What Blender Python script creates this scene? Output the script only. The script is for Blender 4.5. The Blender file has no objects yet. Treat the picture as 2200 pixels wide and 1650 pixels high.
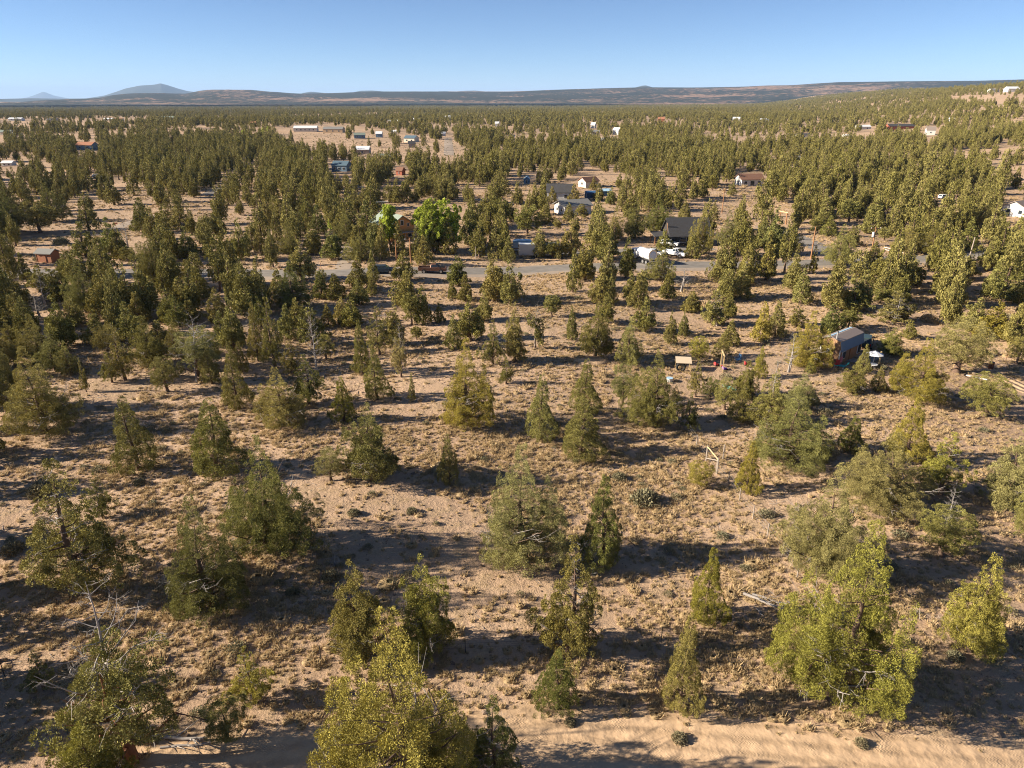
import bpy, bmesh, math, random
import numpy as np
from mathutils import Vector, Matrix

# ------------------------------------------------------------------ camera, sky, sun, exposure
SC = bpy.context.scene
COL = SC.collection
CAM_H = 34.0
F_PX = 1527.0                      # focal length in photograph pixels (2200 wide)
PITCH = math.radians(21.9)
SUN_EL = math.radians(22.5)
SUN_AHEAD = math.radians(-4.0)     # sun stands to the left, a little behind the camera

cam_data = bpy.data.cameras.new("camera")
cam = bpy.data.objects.new("camera", cam_data)
COL.objects.link(cam)
cam.location = (0, 0, CAM_H)
cam.rotation_euler = (math.pi / 2 - PITCH, 0, 0)
cam_data.sensor_width = 36.0
cam_data.lens = 36.0 * F_PX / 2200.0
cam_data.clip_start = 0.5
cam_data.clip_end = 200000.0
SC.camera = cam

sun_vec = Vector((-math.cos(SUN_EL) * math.cos(SUN_AHEAD), math.cos(SUN_EL) * math.sin(SUN_AHEAD), math.sin(SUN_EL)))
world = bpy.data.worlds.new("World")
SC.world = world
world.use_nodes = True
wn = world.node_tree
sky = wn.nodes.new("ShaderNodeTexSky")
sky.sky_type = 'NISHITA'
sky.sun_disc = False
sky.sun_elevation = SUN_EL
sky.sun_rotation = math.atan2(sun_vec.x, sun_vec.y)
sky.altitude = 4000.0
sky.air_density = 0.85
sky.dust_density = 0.3
sky.ozone_density = 3.6
wn.links.new(sky.outputs[0], wn.nodes["Background"].inputs[0])
wn.nodes["Background"].inputs[1].default_value = 0.05

sun_data = bpy.data.lights.new("sun", 'SUN')
sun = bpy.data.objects.new("sun", sun_data)
COL.objects.link(sun)
sun_data.energy = 5.0
sun_data.angle = math.radians(0.5)
sun_data.color = (1.0, 0.88, 0.70)
sun.rotation_euler = sun_vec.to_track_quat('Z', 'Y').to_euler()
sun.location = (-100, 0, 100)

SC.view_settings.view_transform = 'Standard'
SC.view_settings.look = 'None'
SC.view_settings.gamma = 1.0
SC.view_settings.use_curve_mapping = False
SC.view_settings.exposure = 1.5
SC.render.engine = 'CYCLES'
SC.cycles.use_denoising = True
SC.cycles.denoising_prefilter = 'NONE'
SC.cycles.denoising_input_passes = 'RGB_ALBEDO_NORMAL'
SC.cycles.filter_width = 1.05
SC.cycles.max_bounces = 6
SC.cycles.diffuse_bounces = 2
SC.cycles.glossy_bounces = 2
SC.cycles.transmission_bounces = 2
SC.cycles.transparent_max_bounces = 4
SC.cycles.volume_bounces = 0
SC.cycles.volume_max_steps = 64

RNG = np.random.default_rng(7)
random.seed(7)

# ------------------------------------------------------------------ geometry helpers
SP, CP = math.sin(PITCH), math.cos(PITCH)


def smooth(t):
    t = np.clip(t, 0.0, 1.0)
    return t * t * (3 - 2 * t)


def height(x, y):
    x = np.asarray(x, float); y = np.asarray(y, float)
    r = np.hypot(x, y)
    h = 62.0 * smooth((x - 0.3 * y - 30.0) / 720.0)
    h = h + 0.30 * np.sin(x * 0.083 + 1.0) * np.sin(y * 0.071 + 0.4) + 0.22 * np.sin(x * 0.13 - y * 0.05)
    far = smooth((r - 250.0) / 900.0)
    h = h + far * (2.4 * np.sin(x * 0.0063 + 0.8) * np.sin(y * 0.0051) + 1.6 * np.sin(x * 0.004 - y * 0.006 + 2.0))
    h = h - 20.0 * smooth((r - 900.0) / 3600.0) * (1 - smooth((x - 0.02 * y) / (0.45 * r + 1.0)))
    return h


def ray(px, py):
    a = (px - 1100.0) / F_PX
    b = -(py - 825.0) / F_PX
    return np.array([a, CP + b * SP, -SP + b * CP])


def ground(px, py):
    """the point of the terrain that stands at this place of the photograph"""
    d = ray(px, py)
    t0, t = 5.0, 5.0
    while t < 9000:
        p = d * t
        if CAM_H + p[2] < height(p[0], p[1]):
            break
        t0 = t
        t *= 1.03
    lo, hi = t0, t
    for _ in range(40):
        m = 0.5 * (lo + hi)
        p = d * m
        if CAM_H + p[2] < height(p[0], p[1]):
            hi = m
        else:
            lo = m
    p = d * lo
    return np.array([p[0], p[1], float(height(p[0], p[1]))])


def project(x, y, z):
    zz = z - CAM_H
    dep = y * CP - zz * SP
    v = y * SP + zz * CP
    return 1100 + F_PX * x / dep, 825 - F_PX * v / dep, dep


def solve_height(B, topy):
    """height of an upright thing at B whose top is seen at row topy"""
    lo, hi = 0.0, 40.0
    for _ in range(40):
        m = 0.5 * (lo + hi)
        if project(B[0], B[1], B[2] + m)[1] > topy:
            lo = m
        else:
            hi = m
    return lo


def tag(o, label=None, cat=None, group=None, kind=None):
    if label: o["label"] = label
    if cat: o["category"] = cat
    if group: o["group"] = group
    if kind: o["kind"] = kind
    return o


def empty(name, loc, rz=0.0):
    o = bpy.data.objects.new(name, None)
    o.empty_display_size = 0.3
    COL.objects.link(o)
    o.location = loc
    o.rotation_euler = (0, 0, rz)
    return o


def link(name, me, parent=None):
    o = bpy.data.objects.new(name, me)
    COL.objects.link(o)
    if parent is not None:
        o.parent = parent
    return o


def np_mesh(name, v, f, mats, tint=None, midx=None, shade=False):
    """mesh from numpy vertices and an (n,3) or (n,4) face array"""
    v = np.asarray(v, np.float32); f = np.asarray(f, np.int32)
    me = bpy.data.meshes.new(name)
    n, k = f.shape
    me.vertices.add(len(v)); me.loops.add(n * k); me.polygons.add(n)
    me.vertices.foreach_set("co", v.ravel())
    me.loops.foreach_set("vertex_index", f.ravel())
    me.polygons.foreach_set("loop_start", np.arange(0, n * k, k, dtype=np.int32))
    for m in mats:
        me.materials.append(m)
    if midx is not None:
        me.polygons.foreach_set("material_index", np.asarray(midx, np.int32))
    if shade:
        me.polygons.foreach_set("use_smooth", np.ones(n, bool))
    if tint is not None:
        a = me.attributes.new("tint", 'FLOAT', 'POINT')
        a.data.foreach_set("value", np.asarray(tint, np.float32))
    me.update(calc_edges=True)
    return me


class MB:
    """collects simple solids and links them as one mesh object"""
    def __init__(s):
        s.v, s.f = [], []

    def add(s, vs, fs):
        o = len(s.v)
        s.v += [tuple(map(float, p)) for p in vs]
        s.f += [tuple(i + o for i in q) for q in fs]
        return s

    def box(s, cx, cy, cz, sx, sy, sz, rz=0.0, taper=1.0):
        c, n = math.cos(rz), math.sin(rz)
        vs = []
        for dz in (-1, 1):
            k = taper if dz > 0 else 1.0
            for dx, dy in ((-1, -1), (1, -1), (1, 1), (-1, 1)):
                x, y = dx * sx / 2 * k, dy * sy / 2 * k
                vs.append((cx + x * c - y * n, cy + x * n + y * c, cz + dz * sz / 2))
        return s.add(vs, [(3, 2, 1, 0), (4, 5, 6, 7), (0, 1, 5, 4), (1, 2, 6, 5), (2, 3, 7, 6), (3, 0, 4, 7)])

    def tube(s, p0, p1, r0, r1=None, n=8, caps=True):
        r1 = r0 if r1 is None else r1
        p0, p1 = Vector(p0), Vector(p1)
        d = (p1 - p0)
        if d.length < 1e-6: return s
        d.normalize()
        a = d.orthogonal().normalized(); b = d.cross(a)
        vs = []
        for p, r in ((p0, r0), (p1, r1)):
            for i in range(n):
                t = 2 * math.pi * i / n
                vs.append(p + a * (r * math.cos(t)) + b * (r * math.sin(t)))
        fs = [(i, (i + 1) % n, n + (i + 1) % n, n + i) for i in range(n)]
        if caps:
            fs += [tuple(range(n - 1, -1, -1)), tuple(range(n, 2 * n))]
        return s.add(vs, fs)

    def prism(s, poly, y0, y1):
        """side profile (x, z) swept from y0 to y1"""
        n = len(poly)
        vs = [(x, y0, z) for x, z in poly] + [(x, y1, z) for x, z in poly]
        fs = [(i, (i + 1) % n, n + (i + 1) % n, n + i) for i in range(n)]
        return s.add(vs, fs + [tuple(range(n - 1, -1, -1)), tuple(range(n, 2 * n))])

    def dome(s, cx, cy, cz, rx, ry, rz, n=12, m=4):
        vs = []
        for j in range(m):
            a = math.pi / 2 * j / m
            for i in range(n):
                t = 2 * math.pi * i / n
                vs.append((cx + rx * math.cos(a) * math.cos(t), cy + ry * math.cos(a) * math.sin(t), cz + rz * math.sin(a)))
        vs.append((cx, cy, cz + rz))
        fs = []
        for j in range(m - 1):
            fs += [(j * n + i, j * n + (i + 1) % n, (j + 1) * n + (i + 1) % n, (j + 1) * n + i) for i in range(n)]
        fs += [((m - 1) * n + i, (m - 1) * n + (i + 1) % n, m * n) for i in range(n)]
        fs.append(tuple(range(n - 1, -1, -1)))
        return s.add(vs, fs)

    def build(s, name, mat, parent=None, bevel=0.0, shade=False):
        me = bpy.data.meshes.new(name)
        me.from_pydata(s.v, [], s.f)
        bm = bmesh.new(); bm.from_mesh(me)
        bmesh.ops.recalc_face_normals(bm, faces=bm.faces)
        if bevel:
            bmesh.ops.bevel(bm, geom=list(bm.edges), offset=bevel, segments=1, affect='EDGES', clamp_overlap=True)
        bm.to_mesh(me); bm.free()
        me.materials.append(mat)
        if shade:
            for p in me.polygons: p.use_smooth = True
        return link(name, me, parent)


# ------------------------------------------------------------------ materials
def new_mat(name):
    m = bpy.data.materials.new(name)
    m.use_nodes = True
    return m, m.node_tree, m.node_tree.nodes["Principled BSDF"]


def plain(name, col, rough=0.7, metal=0.0, var=0.12, scale=3.0, spec=0.3, bump=0.0):
    m, t, b = new_mat(name)
    b.inputs["Roughness"].default_value = rough
    b.inputs["Metallic"].default_value = metal
    b.inputs["Specular IOR Level"].default_value = spec
    if var > 0:
        tc = t.nodes.new("ShaderNodeTexCoord")
        nz = t.nodes.new("ShaderNodeTexNoise")
        nz.inputs["Scale"].default_value = scale
        nz.inputs["Detail"].default_value = 5
        t.links.new(tc.outputs["Object"], nz.inputs["Vector"])
        mx = t.nodes.new("ShaderNodeMix"); mx.data_type = 'RGBA'
        mx.inputs[6].default_value = (*[c * (1 - var) for c in col], 1)
        mx.inputs[7].default_value = (*[min(1, c * (1 + var)) for c in col], 1)
        t.links.new(nz.outputs[0], mx.inputs[0])
        t.links.new(mx.outputs[2], b.inputs["Base Color"])
        if bump:
            bp = t.nodes.new("ShaderNodeBump"); bp.inputs["Strength"].default_value = bump
            bp.inputs["Distance"].default_value = 0.02
            t.links.new(nz.outputs[0], bp.inputs["Height"])
            t.links.new(bp.outputs[0], b.inputs["Normal"])
    else:
        b.inputs["Base Color"].default_value = (*col, 1)
    return m


def board_mat(name, col, horizontal=False, pitch=0.2):
    """weathered boards: grain and narrow seams"""
    m, t, b = new_mat(name)
    b.inputs["Roughness"].default_value = 0.8
    tc = t.nodes.new("ShaderNodeTexCoord")
    nz = t.nodes.new("ShaderNodeTexNoise"); nz.inputs["Detail"].default_value = 4
    mp = t.nodes.new("ShaderNodeMapping")
    mp.inputs["Scale"].default_value = (1.2, 1.2, 9.0) if horizontal else (9.0, 9.0, 0.8)
    t.links.new(tc.outputs["Object"], mp.inputs[0]); t.links.new(mp.outputs[0], nz.inputs["Vector"])
    mx = t.nodes.new("ShaderNodeMix"); mx.data_type = 'RGBA'
    mx.inputs[6].default_value = (*[c * 0.7 for c in col], 1)
    mx.inputs[7].default_value = (*[min(1, c * 1.3) for c in col], 1)
    t.links.new(nz.outputs[0], mx.inputs[0])
    t.links.new(mx.outputs[2], b.inputs["Base Color"])
    return m


def foliage_mat(name, a, bcol, transl=0.09, spread=0.5):
    """leaf sprays: two greens mixed per plant, a third by clump"""
    m, t, b = new_mat(name)
    N, L = t.nodes, t.links
    oi = N.new("ShaderNodeObjectInfo")
    at = N.new("ShaderNodeAttribute"); at.attribute_name = "tint"
    mx = N.new("ShaderNodeMix"); mx.data_type = 'RGBA'
    mx.inputs[6].default_value = (*a, 1); mx.inputs[7].default_value = (*bcol, 1)
    L.new(oi.outputs["Random"], mx.inputs[0])
    m2 = N.new("ShaderNodeMix"); m2.data_type = 'RGBA'; m2.blend_type = 'MULTIPLY'
    m2.inputs[0].default_value = 1.0
    L.new(mx.outputs[2], m2.inputs[6]); L.new(oi.outputs["Color"], m2.inputs[7])
    hs = N.new("ShaderNodeVectorMath"); hs.operation = 'SCALE'
    L.new(m2.outputs[2], hs.inputs[0]); L.new(at.outputs["Fac"], hs.inputs["Scale"])
    L.new(hs.outputs[0], b.inputs["Base Color"])
    b.inputs["Roughness"].default_value = 0.75
    b.inputs["Specular IOR Level"].default_value = 0.15
    tr = N.new("ShaderNodeBsdfTranslucent")
    L.new(hs.outputs[0], tr.inputs[0])
    ms = N.new("ShaderNodeMixShader"); ms.inputs[0].default_value = transl
    out = N["Material Output"]
    L.new(b.outputs[0], ms.inputs[1]); L.new(tr.outputs[0], ms.inputs[2])
    L.new(ms.outputs[0], out.inputs[0])
    return m


M = {}
M['juniper'] = foliage_mat("juniper_foliage", (0.215, 0.192, 0.050), (0.275, 0.240, 0.078))
M['leafy'] = foliage_mat("broadleaf_foliage", (0.33, 0.39, 0.055), (0.38, 0.42, 0.07), 0.4)
M['sage'] = foliage_mat("sagebrush_foliage", (0.20, 0.19, 0.115), (0.26, 0.22, 0.13))
M['straw'] = foliage_mat("dry_grass_blades", (0.55, 0.40, 0.225), (0.45, 0.33, 0.18), 0.2)
M['bark'] = plain("juniper_bark", (0.13, 0.085, 0.06), 0.9, scale=9, var=0.4, bump=0.6)
M['deadwood'] = plain("dead_grey_wood", (0.29, 0.26, 0.24), 0.85, scale=8, var=0.3)
M['redbark'] = plain("red_bark", (0.22, 0.10, 0.055), 0.9, scale=8, var=0.4, bump=0.5)
M['wood_pole'] = plain("pole_wood", (0.30, 0.15, 0.07), 0.8, scale=4, var=0.25)
M['wood_grey'] = plain("grey_wood", (0.30, 0.25, 0.21), 0.85, scale=5, var=0.3)
M['wood_light'] = plain("light_lumber", (0.52, 0.38, 0.20), 0.7, scale=4, var=0.15)
M['white'] = plain("white_paint", (0.72, 0.71, 0.69), 0.5, var=0.05)
M['offwhite'] = plain("weathered_white_siding", (0.56, 0.55, 0.53), 0.7, var=0.1)
M['cream'] = plain("cream_paint", (0.62, 0.55, 0.44), 0.6, var=0.06)
M['tan'] = plain("tan_siding", (0.46, 0.33, 0.20), 0.7, var=0.08)
M['beige'] = plain("beige_panel", (0.55, 0.49, 0.42), 0.6, var=0.06)
M['blue_wall'] = plain("slate_blue_siding_roof_shade", (0.12, 0.19, 0.27), 0.7, var=0.1)  # also stands for shade on the tiny house's lower roof
M['blue'] = plain("blue_tarp", (0.05, 0.12, 0.24), 0.55, var=0.15)
M['lightblue'] = plain("pale_blue_metal", (0.35, 0.52, 0.66), 0.45, var=0.08)
M['teal'] = plain("teal_plastic", (0.05, 0.38, 0.38), 0.5, var=0.08)
M['red'] = plain("red_plastic", (0.50, 0.05, 0.05), 0.5, var=0.08)
M['purple'] = plain("purple_plastic", (0.20, 0.08, 0.40), 0.5, var=0.08)
M['pink'] = plain("pink_cloth", (0.60, 0.20, 0.22), 0.8, var=0.08)
M['cabin'] = board_mat("cabin_boards", (0.46, 0.23, 0.075))
M['tinywood'] = board_mat("brown_boards", (0.28, 0.16, 0.085))
M['shedwood'] = board_mat("red_brown_boards", (0.34, 0.13, 0.06))
M['black_wall'] = board_mat("black_siding", (0.035, 0.030, 0.028), True)
M['redbarn'] = board_mat("rust_red_boards", (0.30, 0.09, 0.05))
M['roof_grey'] = plain("grey_shingle", (0.20, 0.195, 0.185), 0.85, scale=14, var=0.3, bump=0.4)
M['roof_black'] = plain("charcoal_shingle", (0.060, 0.058, 0.060), 0.85, scale=16, var=0.35, bump=0.4)
M['roof_brown'] = plain("brown_shingle", (0.20, 0.105, 0.07), 0.85, scale=14, var=0.25, bump=0.4)
M['roof_taupe'] = plain("taupe_metal_roof", (0.25, 0.20, 0.17), 0.5, scale=6, var=0.12)
M['roof_green'] = plain("green_grey_roof", (0.20, 0.24, 0.20), 0.75, scale=12, var=0.2)
M['roof_rust'] = plain("rust_roof", (0.36, 0.16, 0.09), 0.8, scale=10, var=0.2)
M['roof_white'] = plain("white_metal_roof", (0.70, 0.71, 0.72), 0.4, var=0.05)
M['roof_blue'] = plain("blue_metal_roof", (0.10, 0.15, 0.19), 0.45, var=0.1)
M['tyre'] = plain("tyre_rubber", (0.02, 0.02, 0.02), 0.8, var=0.1)
M['rim'] = plain("alloy_rim", (0.45, 0.45, 0.46), 0.35, 0.8, var=0.05)
M['chrome'] = plain("chrome", (0.6, 0.6, 0.62), 0.2, 0.9, var=0.03)
M['dark_metal'] = plain("dark_metal", (0.06, 0.06, 0.06), 0.5, 0.5, var=0.1)
M['galv'] = plain("galvanised_steel", (0.50, 0.51, 0.53), 0.4, 0.6, var=0.08)
M['lamp_red'] = plain("tail_lamp", (0.45, 0.02, 0.02), 0.3, var=0)
M['lamp_clear'] = plain("head_lamp", (0.75, 0.75, 0.72), 0.2, var=0)
M['brown_car'] = plain("brown_car_paint", (0.19, 0.095, 0.065), 0.3, 0.3, var=0.04, spec=0.5)
M['navy_car'] = plain("dark_blue_car_paint", (0.035, 0.055, 0.085), 0.28, 0.3, var=0.04, spec=0.5)
M['green_car'] = plain("dark_green_car_paint", (0.05, 0.08, 0.07), 0.3, 0.3, var=0.04, spec=0.5)
M['white_car'] = plain("white_car_paint", (0.74, 0.74, 0.74), 0.3, 0.0, var=0.03, spec=0.5)
M['rustmetal'] = plain("rusty_steel", (0.18, 0.07, 0.035), 0.85, 0.2, var=0.4, scale=6)
M['canvas'] = plain("canvas", (0.55, 0.44, 0.32), 0.85, var=0.1)
M['umbrella'] = plain("umbrella_cloth", (0.66, 0.68, 0.76), 0.8, var=0.05)
g, gt, gb = new_mat("window_glass")
gb.inputs["Base Color"].default_value = (0.03, 0.04, 0.05, 1); gb.inputs["Roughness"].default_value = 0.08
M['glass'] = g


def ground_mat():
    m, t, b = new_mat("desert_soil")
    N, L = t.nodes, t.links
    b.inputs["Roughness"].default_value = 0.95
    b.inputs["Specular IOR Level"].default_value = 0.1
    geo = N.new("ShaderNodeNewGeometry")

    def noise(scale, detail, rough=0.55):
        n = N.new("ShaderNodeTexNoise")
        n.inputs["Scale"].default_value = scale; n.inputs["Detail"].default_value = detail
        n.inputs["Roughness"].default_value = rough
        L.new(geo.outputs["Position"], n.inputs["Vector"])
        return n

    def ramp(src, p0, p1, c0, c1):
        r = N.new("ShaderNodeValToRGB")
        r.color_ramp.elements[0].position = p0; r.color_ramp.elements[1].position = p1
        r.color_ramp.elements[0].color = (*c0, 1); r.color_ramp.elements[1].color = (*c1, 1)
        L.new(src, r.inputs[0]); return r

    def mix(fac, a, bb):
        x = N.new("ShaderNodeMix"); x.data_type = 'RGBA'
        L.new(fac, x.inputs[0]); L.new(a, x.inputs[6]); L.new(bb, x.inputs[7]); return x.outputs[2]
    n1 = noise(0.045, 6); n2 = noise(0.6, 8, 0.65); n3 = noise(4.0, 6, 0.7); n4 = noise(0.012, 4)
    soil = ramp(n1.outputs[0], 0.35, 0.68, (0.36, 0.245, 0.163), (0.50, 0.352, 0.240))
    straw = ramp(n3.outputs[0], 0.35, 0.7, (0.28, 0.195, 0.120), (0.53, 0.380, 0.240))
    litter = ramp(n2.outputs[0], 0.3, 0.8, (0.27, 0.20, 0.14), (0.40, 0.29, 0.19))
    f1 = ramp(n2.outputs[0], 0.48, 0.62, (0, 0, 0), (1, 1, 1))
    f2 = ramp(n4.outputs[0], 0.5, 0.64, (0, 0, 0), (0.6, 0.6, 0.6))
    c = mix(f1.outputs[0], soil.outputs[0], straw.outputs[0])
    c = mix(f2.outputs[0], c, litter.outputs[0])
    # small dark specks: pebbles, twigs and painted shadow spots of the tufts
    n5 = noise(11.0, 3, 0.6)
    f5 = ramp(n5.outputs[0], 0.63, 0.70, (0, 0, 0), (0.75, 0.75, 0.75))
    dk = N.new("ShaderNodeRGB"); dk.outputs[0].default_value = (0.13, 0.085, 0.055, 1)
    c = mix(f5.outputs[0], c, dk.outputs[0])
    L.new(c, b.inputs["Base Color"])
    ad = N.new("ShaderNodeMath"); ad.operation = 'ADD'
    m1 = N.new("ShaderNodeMath"); m1.operation = 'MULTIPLY'; m1.inputs[1].default_value = 0.35
    L.new(n3.outputs[0], m1.inputs[0]); L.new(n2.outputs[0], ad.inputs[0]); L.new(m1.outputs[0], ad.inputs[1])
    bp = N.new("ShaderNodeBump"); bp.inputs["Strength"].default_value = 0.9; bp.inputs["Distance"].default_value = 0.35
    L.new(ad.outputs[0], bp.inputs["Height"]); L.new(bp.outputs[0], b.inputs["Normal"])
    return m


def track_mat():
    """packed sand with tyre prints along the lane (v runs along it)"""
    m, t, b = new_mat("packed_sand")
    N, L = t.nodes, t.links
    b.inputs["Roughness"].default_value = 0.95; b.inputs["Specular IOR Level"].default_value = 0.1
    uv = N.new("ShaderNodeUVMap"); uv.uv_map = "lane"
    nz = N.new("ShaderNodeTexNoise"); nz.inputs["Scale"].default_value = 1.3; nz.inputs["Detail"].default_value = 6
    geo = N.new("ShaderNodeNewGeometry"); L.new(geo.outputs["Position"], nz.inputs["Vector"])
    r = N.new("ShaderNodeValToRGB")
    r.color_ramp.elements[0].position = 0.3; r.color_ramp.elements[1].position = 0.75
    r.color_ramp.elements[0].color = (0.43, 0.295, 0.185, 1); r.color_ramp.elements[1].color = (0.55, 0.385, 0.245, 1)
    L.new(nz.outputs[0], r.inputs[0]); L.new(r.outputs[0], b.inputs["Base Color"])
    sx = N.new("ShaderNodeSeparateXYZ"); L.new(uv.outputs[0], sx.inputs[0])

    def mth(op, a, bb=None, val=None):
        x = N.new("ShaderNodeMath"); x.operation = op
        if isinstance(a, float): x.inputs[0].default_value = a
        else: L.new(a, x.inputs[0])
        if bb is not None: L.new(bb, x.inputs[1])
        if val is not None: x.inputs[1].default_value = val
        return x.outputs[0]
    # lateral position in tyre bands (0.32 m wide), chevrons inside each band
    u = mth('MULTIPLY', sx.outputs[0], val=1 / 0.36)
    fr = mth('FRACT', u)
    ab = mth('ABSOLUTE', mth('SUBTRACT', fr, val=0.5))
    ph = mth('ADD', mth('MULTIPLY', sx.outputs[1], val=34.0), mth('MULTIPLY', ab, val=14.0))
    ph = mth('ADD', ph, mth('MULTIPLY', nz.outputs[0], val=9.0))
    s = mth('SINE', ph)
    band = mth('LESS_THAN', ab, val=0.40)
    n8 = N.new("ShaderNodeTexNoise"); n8.inputs["Scale"].default_value = 0.55; n8.inputs["Detail"].default_value = 5
    L.new(geo.outputs["Position"], n8.inputs["Vector"])
    worn = mth('MULTIPLY', mth('SUBTRACT', n8.outputs[0], val=0.5), val=5.0)
    cl = N.new("ShaderNodeClamp"); L.new(worn, cl.inputs[0])
    tread = mth('MULTIPLY', mth('MULTIPLY', mth('MULTIPLY', s, band), val=0.2), cl.outputs[0])
    hgt = mth('ADD', tread, mth('MULTIPLY', nz.outputs[0], val=3.0))
    hgt = mth('ADD', hgt, mth('MULTIPLY', mth('SINE', mth('MULTIPLY', sx.outputs[0], val=6.0)), val=1.2))
    bp = N.new("ShaderNodeBump"); bp.inputs["Strength"].default_value = 0.8; bp.inputs["Distance"].default_value = 0.06
    L.new(hgt, bp.inputs["Height"]); L.new(bp.outputs[0], b.inputs["Normal"])
    return m


def asphalt_mat():
    m, t, b = new_mat("worn_asphalt")
    N, L = t.nodes, t.links
    b.inputs["Roughness"].default_value = 0.9; b.inputs["Specular IOR Level"].default_value = 0.2
    geo = N.new("ShaderNodeNewGeometry")
    nz = N.new("ShaderNodeTexNoise"); nz.inputs["Scale"].default_value = 0.5; nz.inputs["Detail"].default_value = 8
    L.new(geo.outputs["Position"], nz.inputs["Vector"])
    r = N.new("ShaderNodeValToRGB")
    r.color_ramp.elements[0].position = 0.3; r.color_ramp.elements[1].position = 0.75
    r.color_ramp.elements[0].color = (0.17, 0.155, 0.14, 1); r.color_ramp.elements[1].color = (0.25, 0.225, 0.20, 1)
    L.new(nz.outputs[0], r.inputs[0]); L.new(r.outputs[0], b.inputs["Base Color"])
    return m


def hill_mat(name, tree=(0.055, 0.060, 0.035), soil=(0.26, 0.165, 0.11), scale=0.02, cover=0.47):
    """far slopes: open woodland too far off to tell the trees apart"""
    m, t, b = new_mat(name)
    N, L = t.nodes, t.links
    b.inputs["Roughness"].default_value = 0.95; b.inputs["Specular IOR Level"].default_value = 0.05
    geo = N.new("ShaderNodeNewGeometry")
    a = N.new("ShaderNodeTexNoise"); a.inputs["Scale"].default_value = scale; a.inputs["Detail"].default_value = 4
    a.inputs["Roughness"].default_value = 0.7
    c = N.new("ShaderNodeTexNoise"); c.inputs["Scale"].default_value = 0.0011; c.inputs["Detail"].default_value = 5
    mp = N.new("ShaderNodeMapping"); mp.inputs["Scale"].default_value = (0.5, 1.0, 6.0)
    L.new(geo.outputs["Position"], a.inputs["Vector"])
    L.new(geo.outputs["Position"], mp.inputs[0]); L.new(mp.outputs[0], c.inputs["Vector"])
    ad = N.new("ShaderNodeMath"); ad.operation = 'ADD'
    ml = N.new("ShaderNodeMath"); ml.operation = 'MULTIPLY'; ml.inputs[1].default_value = 1.15
    L.new(c.outputs[0], ml.inputs[0]); L.new(a.outputs[0], ad.inputs[0]); L.new(ml.outputs[0], ad.inputs[1])
    r = N.new("ShaderNodeValToRGB")
    base = cover * 2.3
    r.color_ramp.elements[0].position = min(0.99, base / 2 * 1.07)
    r.color_ramp.elements[1].position = min(1.0, base / 2 * 1.07 + 0.07)
    r.color_ramp.elements[0].color = (*tree, 1); r.color_ramp.elements[1].color = (*soil, 1)
    hf = N.new("ShaderNodeMath"); hf.operation = 'MULTIPLY'; hf.inputs[1].default_value = 0.5
    L.new(ad.outputs[0], hf.inputs[0]); L.new(hf.outputs[0], r.inputs[0])
    L.new(r.outputs[0], b.inputs["Base Color"])
    return m


M['soil'] = ground_mat(); M['track'] = track_mat(); M['asphalt'] = asphalt_mat()
M['gravel'] = plain("gravel", (0.30, 0.24, 0.19), 0.95, scale=1.5, var=0.25, bump=0.5)

# ------------------------------------------------------------------ terrain, roads, hills


def graded(lim, s0, k):
    out = [0.0]
    while out[-1] < lim:
        out.append(out[-1] + max(s0, k * out[-1]))
    return np.array(out)


gx = graded(9000, 1.6, 0.035); gx = np.concatenate([-gx[:0:-1], gx])
gy = graded(12000, 1.6, 0.024); gy = np.concatenate([-graded(300, 4, 0.06)[:0:-1], gy])
X, Y = np.meshgrid(gx, gy)
Z = height(X, Y)
nx, ny = len(gx), len(gy)
idx = np.arange(nx * ny).reshape(ny, nx)
quads = np.stack([idx[:-1, :-1], idx[:-1, 1:], idx[1:, 1:], idx[1:, :-1]], -1).reshape(-1, 4)
gnd = link("ground", np_mesh("ground", np.stack([X, Y, Z], -1).reshape(-1, 3), quads, [M['soil']], shade=True))
tag(gnd, kind="structure")


def resample(pts, step):
    pts = np.asarray(pts, float)
    # smooth the corners with a Catmull-Rom pass
    P = np.vstack([2 * pts[0] - pts[1], pts, 2 * pts[-1] - pts[-2]])
    out = []
    for i in range(1, len(P) - 2):
        n = max(2, int(np.linalg.norm(P[i + 1] - P[i]) / step))
        for k in range(n):
            t = k / n
            out.append(0.5 * ((2 * P[i]) + (P[i + 1] - P[i - 1]) * t + (2 * P[i - 1] - 5 * P[i] + 4 * P[i + 1] - P[i + 2]) * t ** 2
                              + (3 * P[i] - P[i - 1] - 3 * P[i + 1] + P[i + 2]) * t ** 3))
    out.append(pts[-1])
    return np.array(out)


LANES = []          # (centre line xy, half width): nothing grows there


def strip(name, px_pts, width, mat, lift, step=2.5, across=4, rag=0.0):
    c = np.array([ground(*p)[:2] for p in px_pts])
    c = resample(c, step)
    d = np.gradient(c, axis=0); d /= np.linalg.norm(d, axis=1)[:, None] + 1e-9
    nrm = np.stack([-d[:, 1], d[:, 0]], 1)
    s = np.concatenate([[0], np.cumsum(np.linalg.norm(np.diff(c, axis=0), axis=1))])
    rg = np.random.default_rng(len(name))
    V, UV = [], []
    for i in range(len(c)):
        for k in range(across + 1):
            u = (k / across - 0.5) * width
            if k in (0, across): u += rg.normal() * rag
            p = c[i] + nrm[i] * u
            edge = 0.0 if k in (0, across) else 1.0
            V.append((p[0], p[1], float(height(p[0], p[1])) + lift * (0.15 + 0.85 * edge)))
            UV.append((u, s[i]))
    n = across + 1
    q = [(i * n + k, i * n + k + 1, (i + 1) * n + k + 1, (i + 1) * n + k) for i in range(len(c) - 1) for k in range(across)]
    q = np.array(q)[:, ::-1]
    me = np_mesh(name, V, q, [mat], shade=True)
    uvl = me.uv_layers.new(name="lane")
    UV = np.array(UV, np.float32)
    uvl.data.foreach_set("uv", UV[q.ravel()].ravel())
    LANES.append((c, width / 2))
    return tag(link(name, me), kind="structure")


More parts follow.
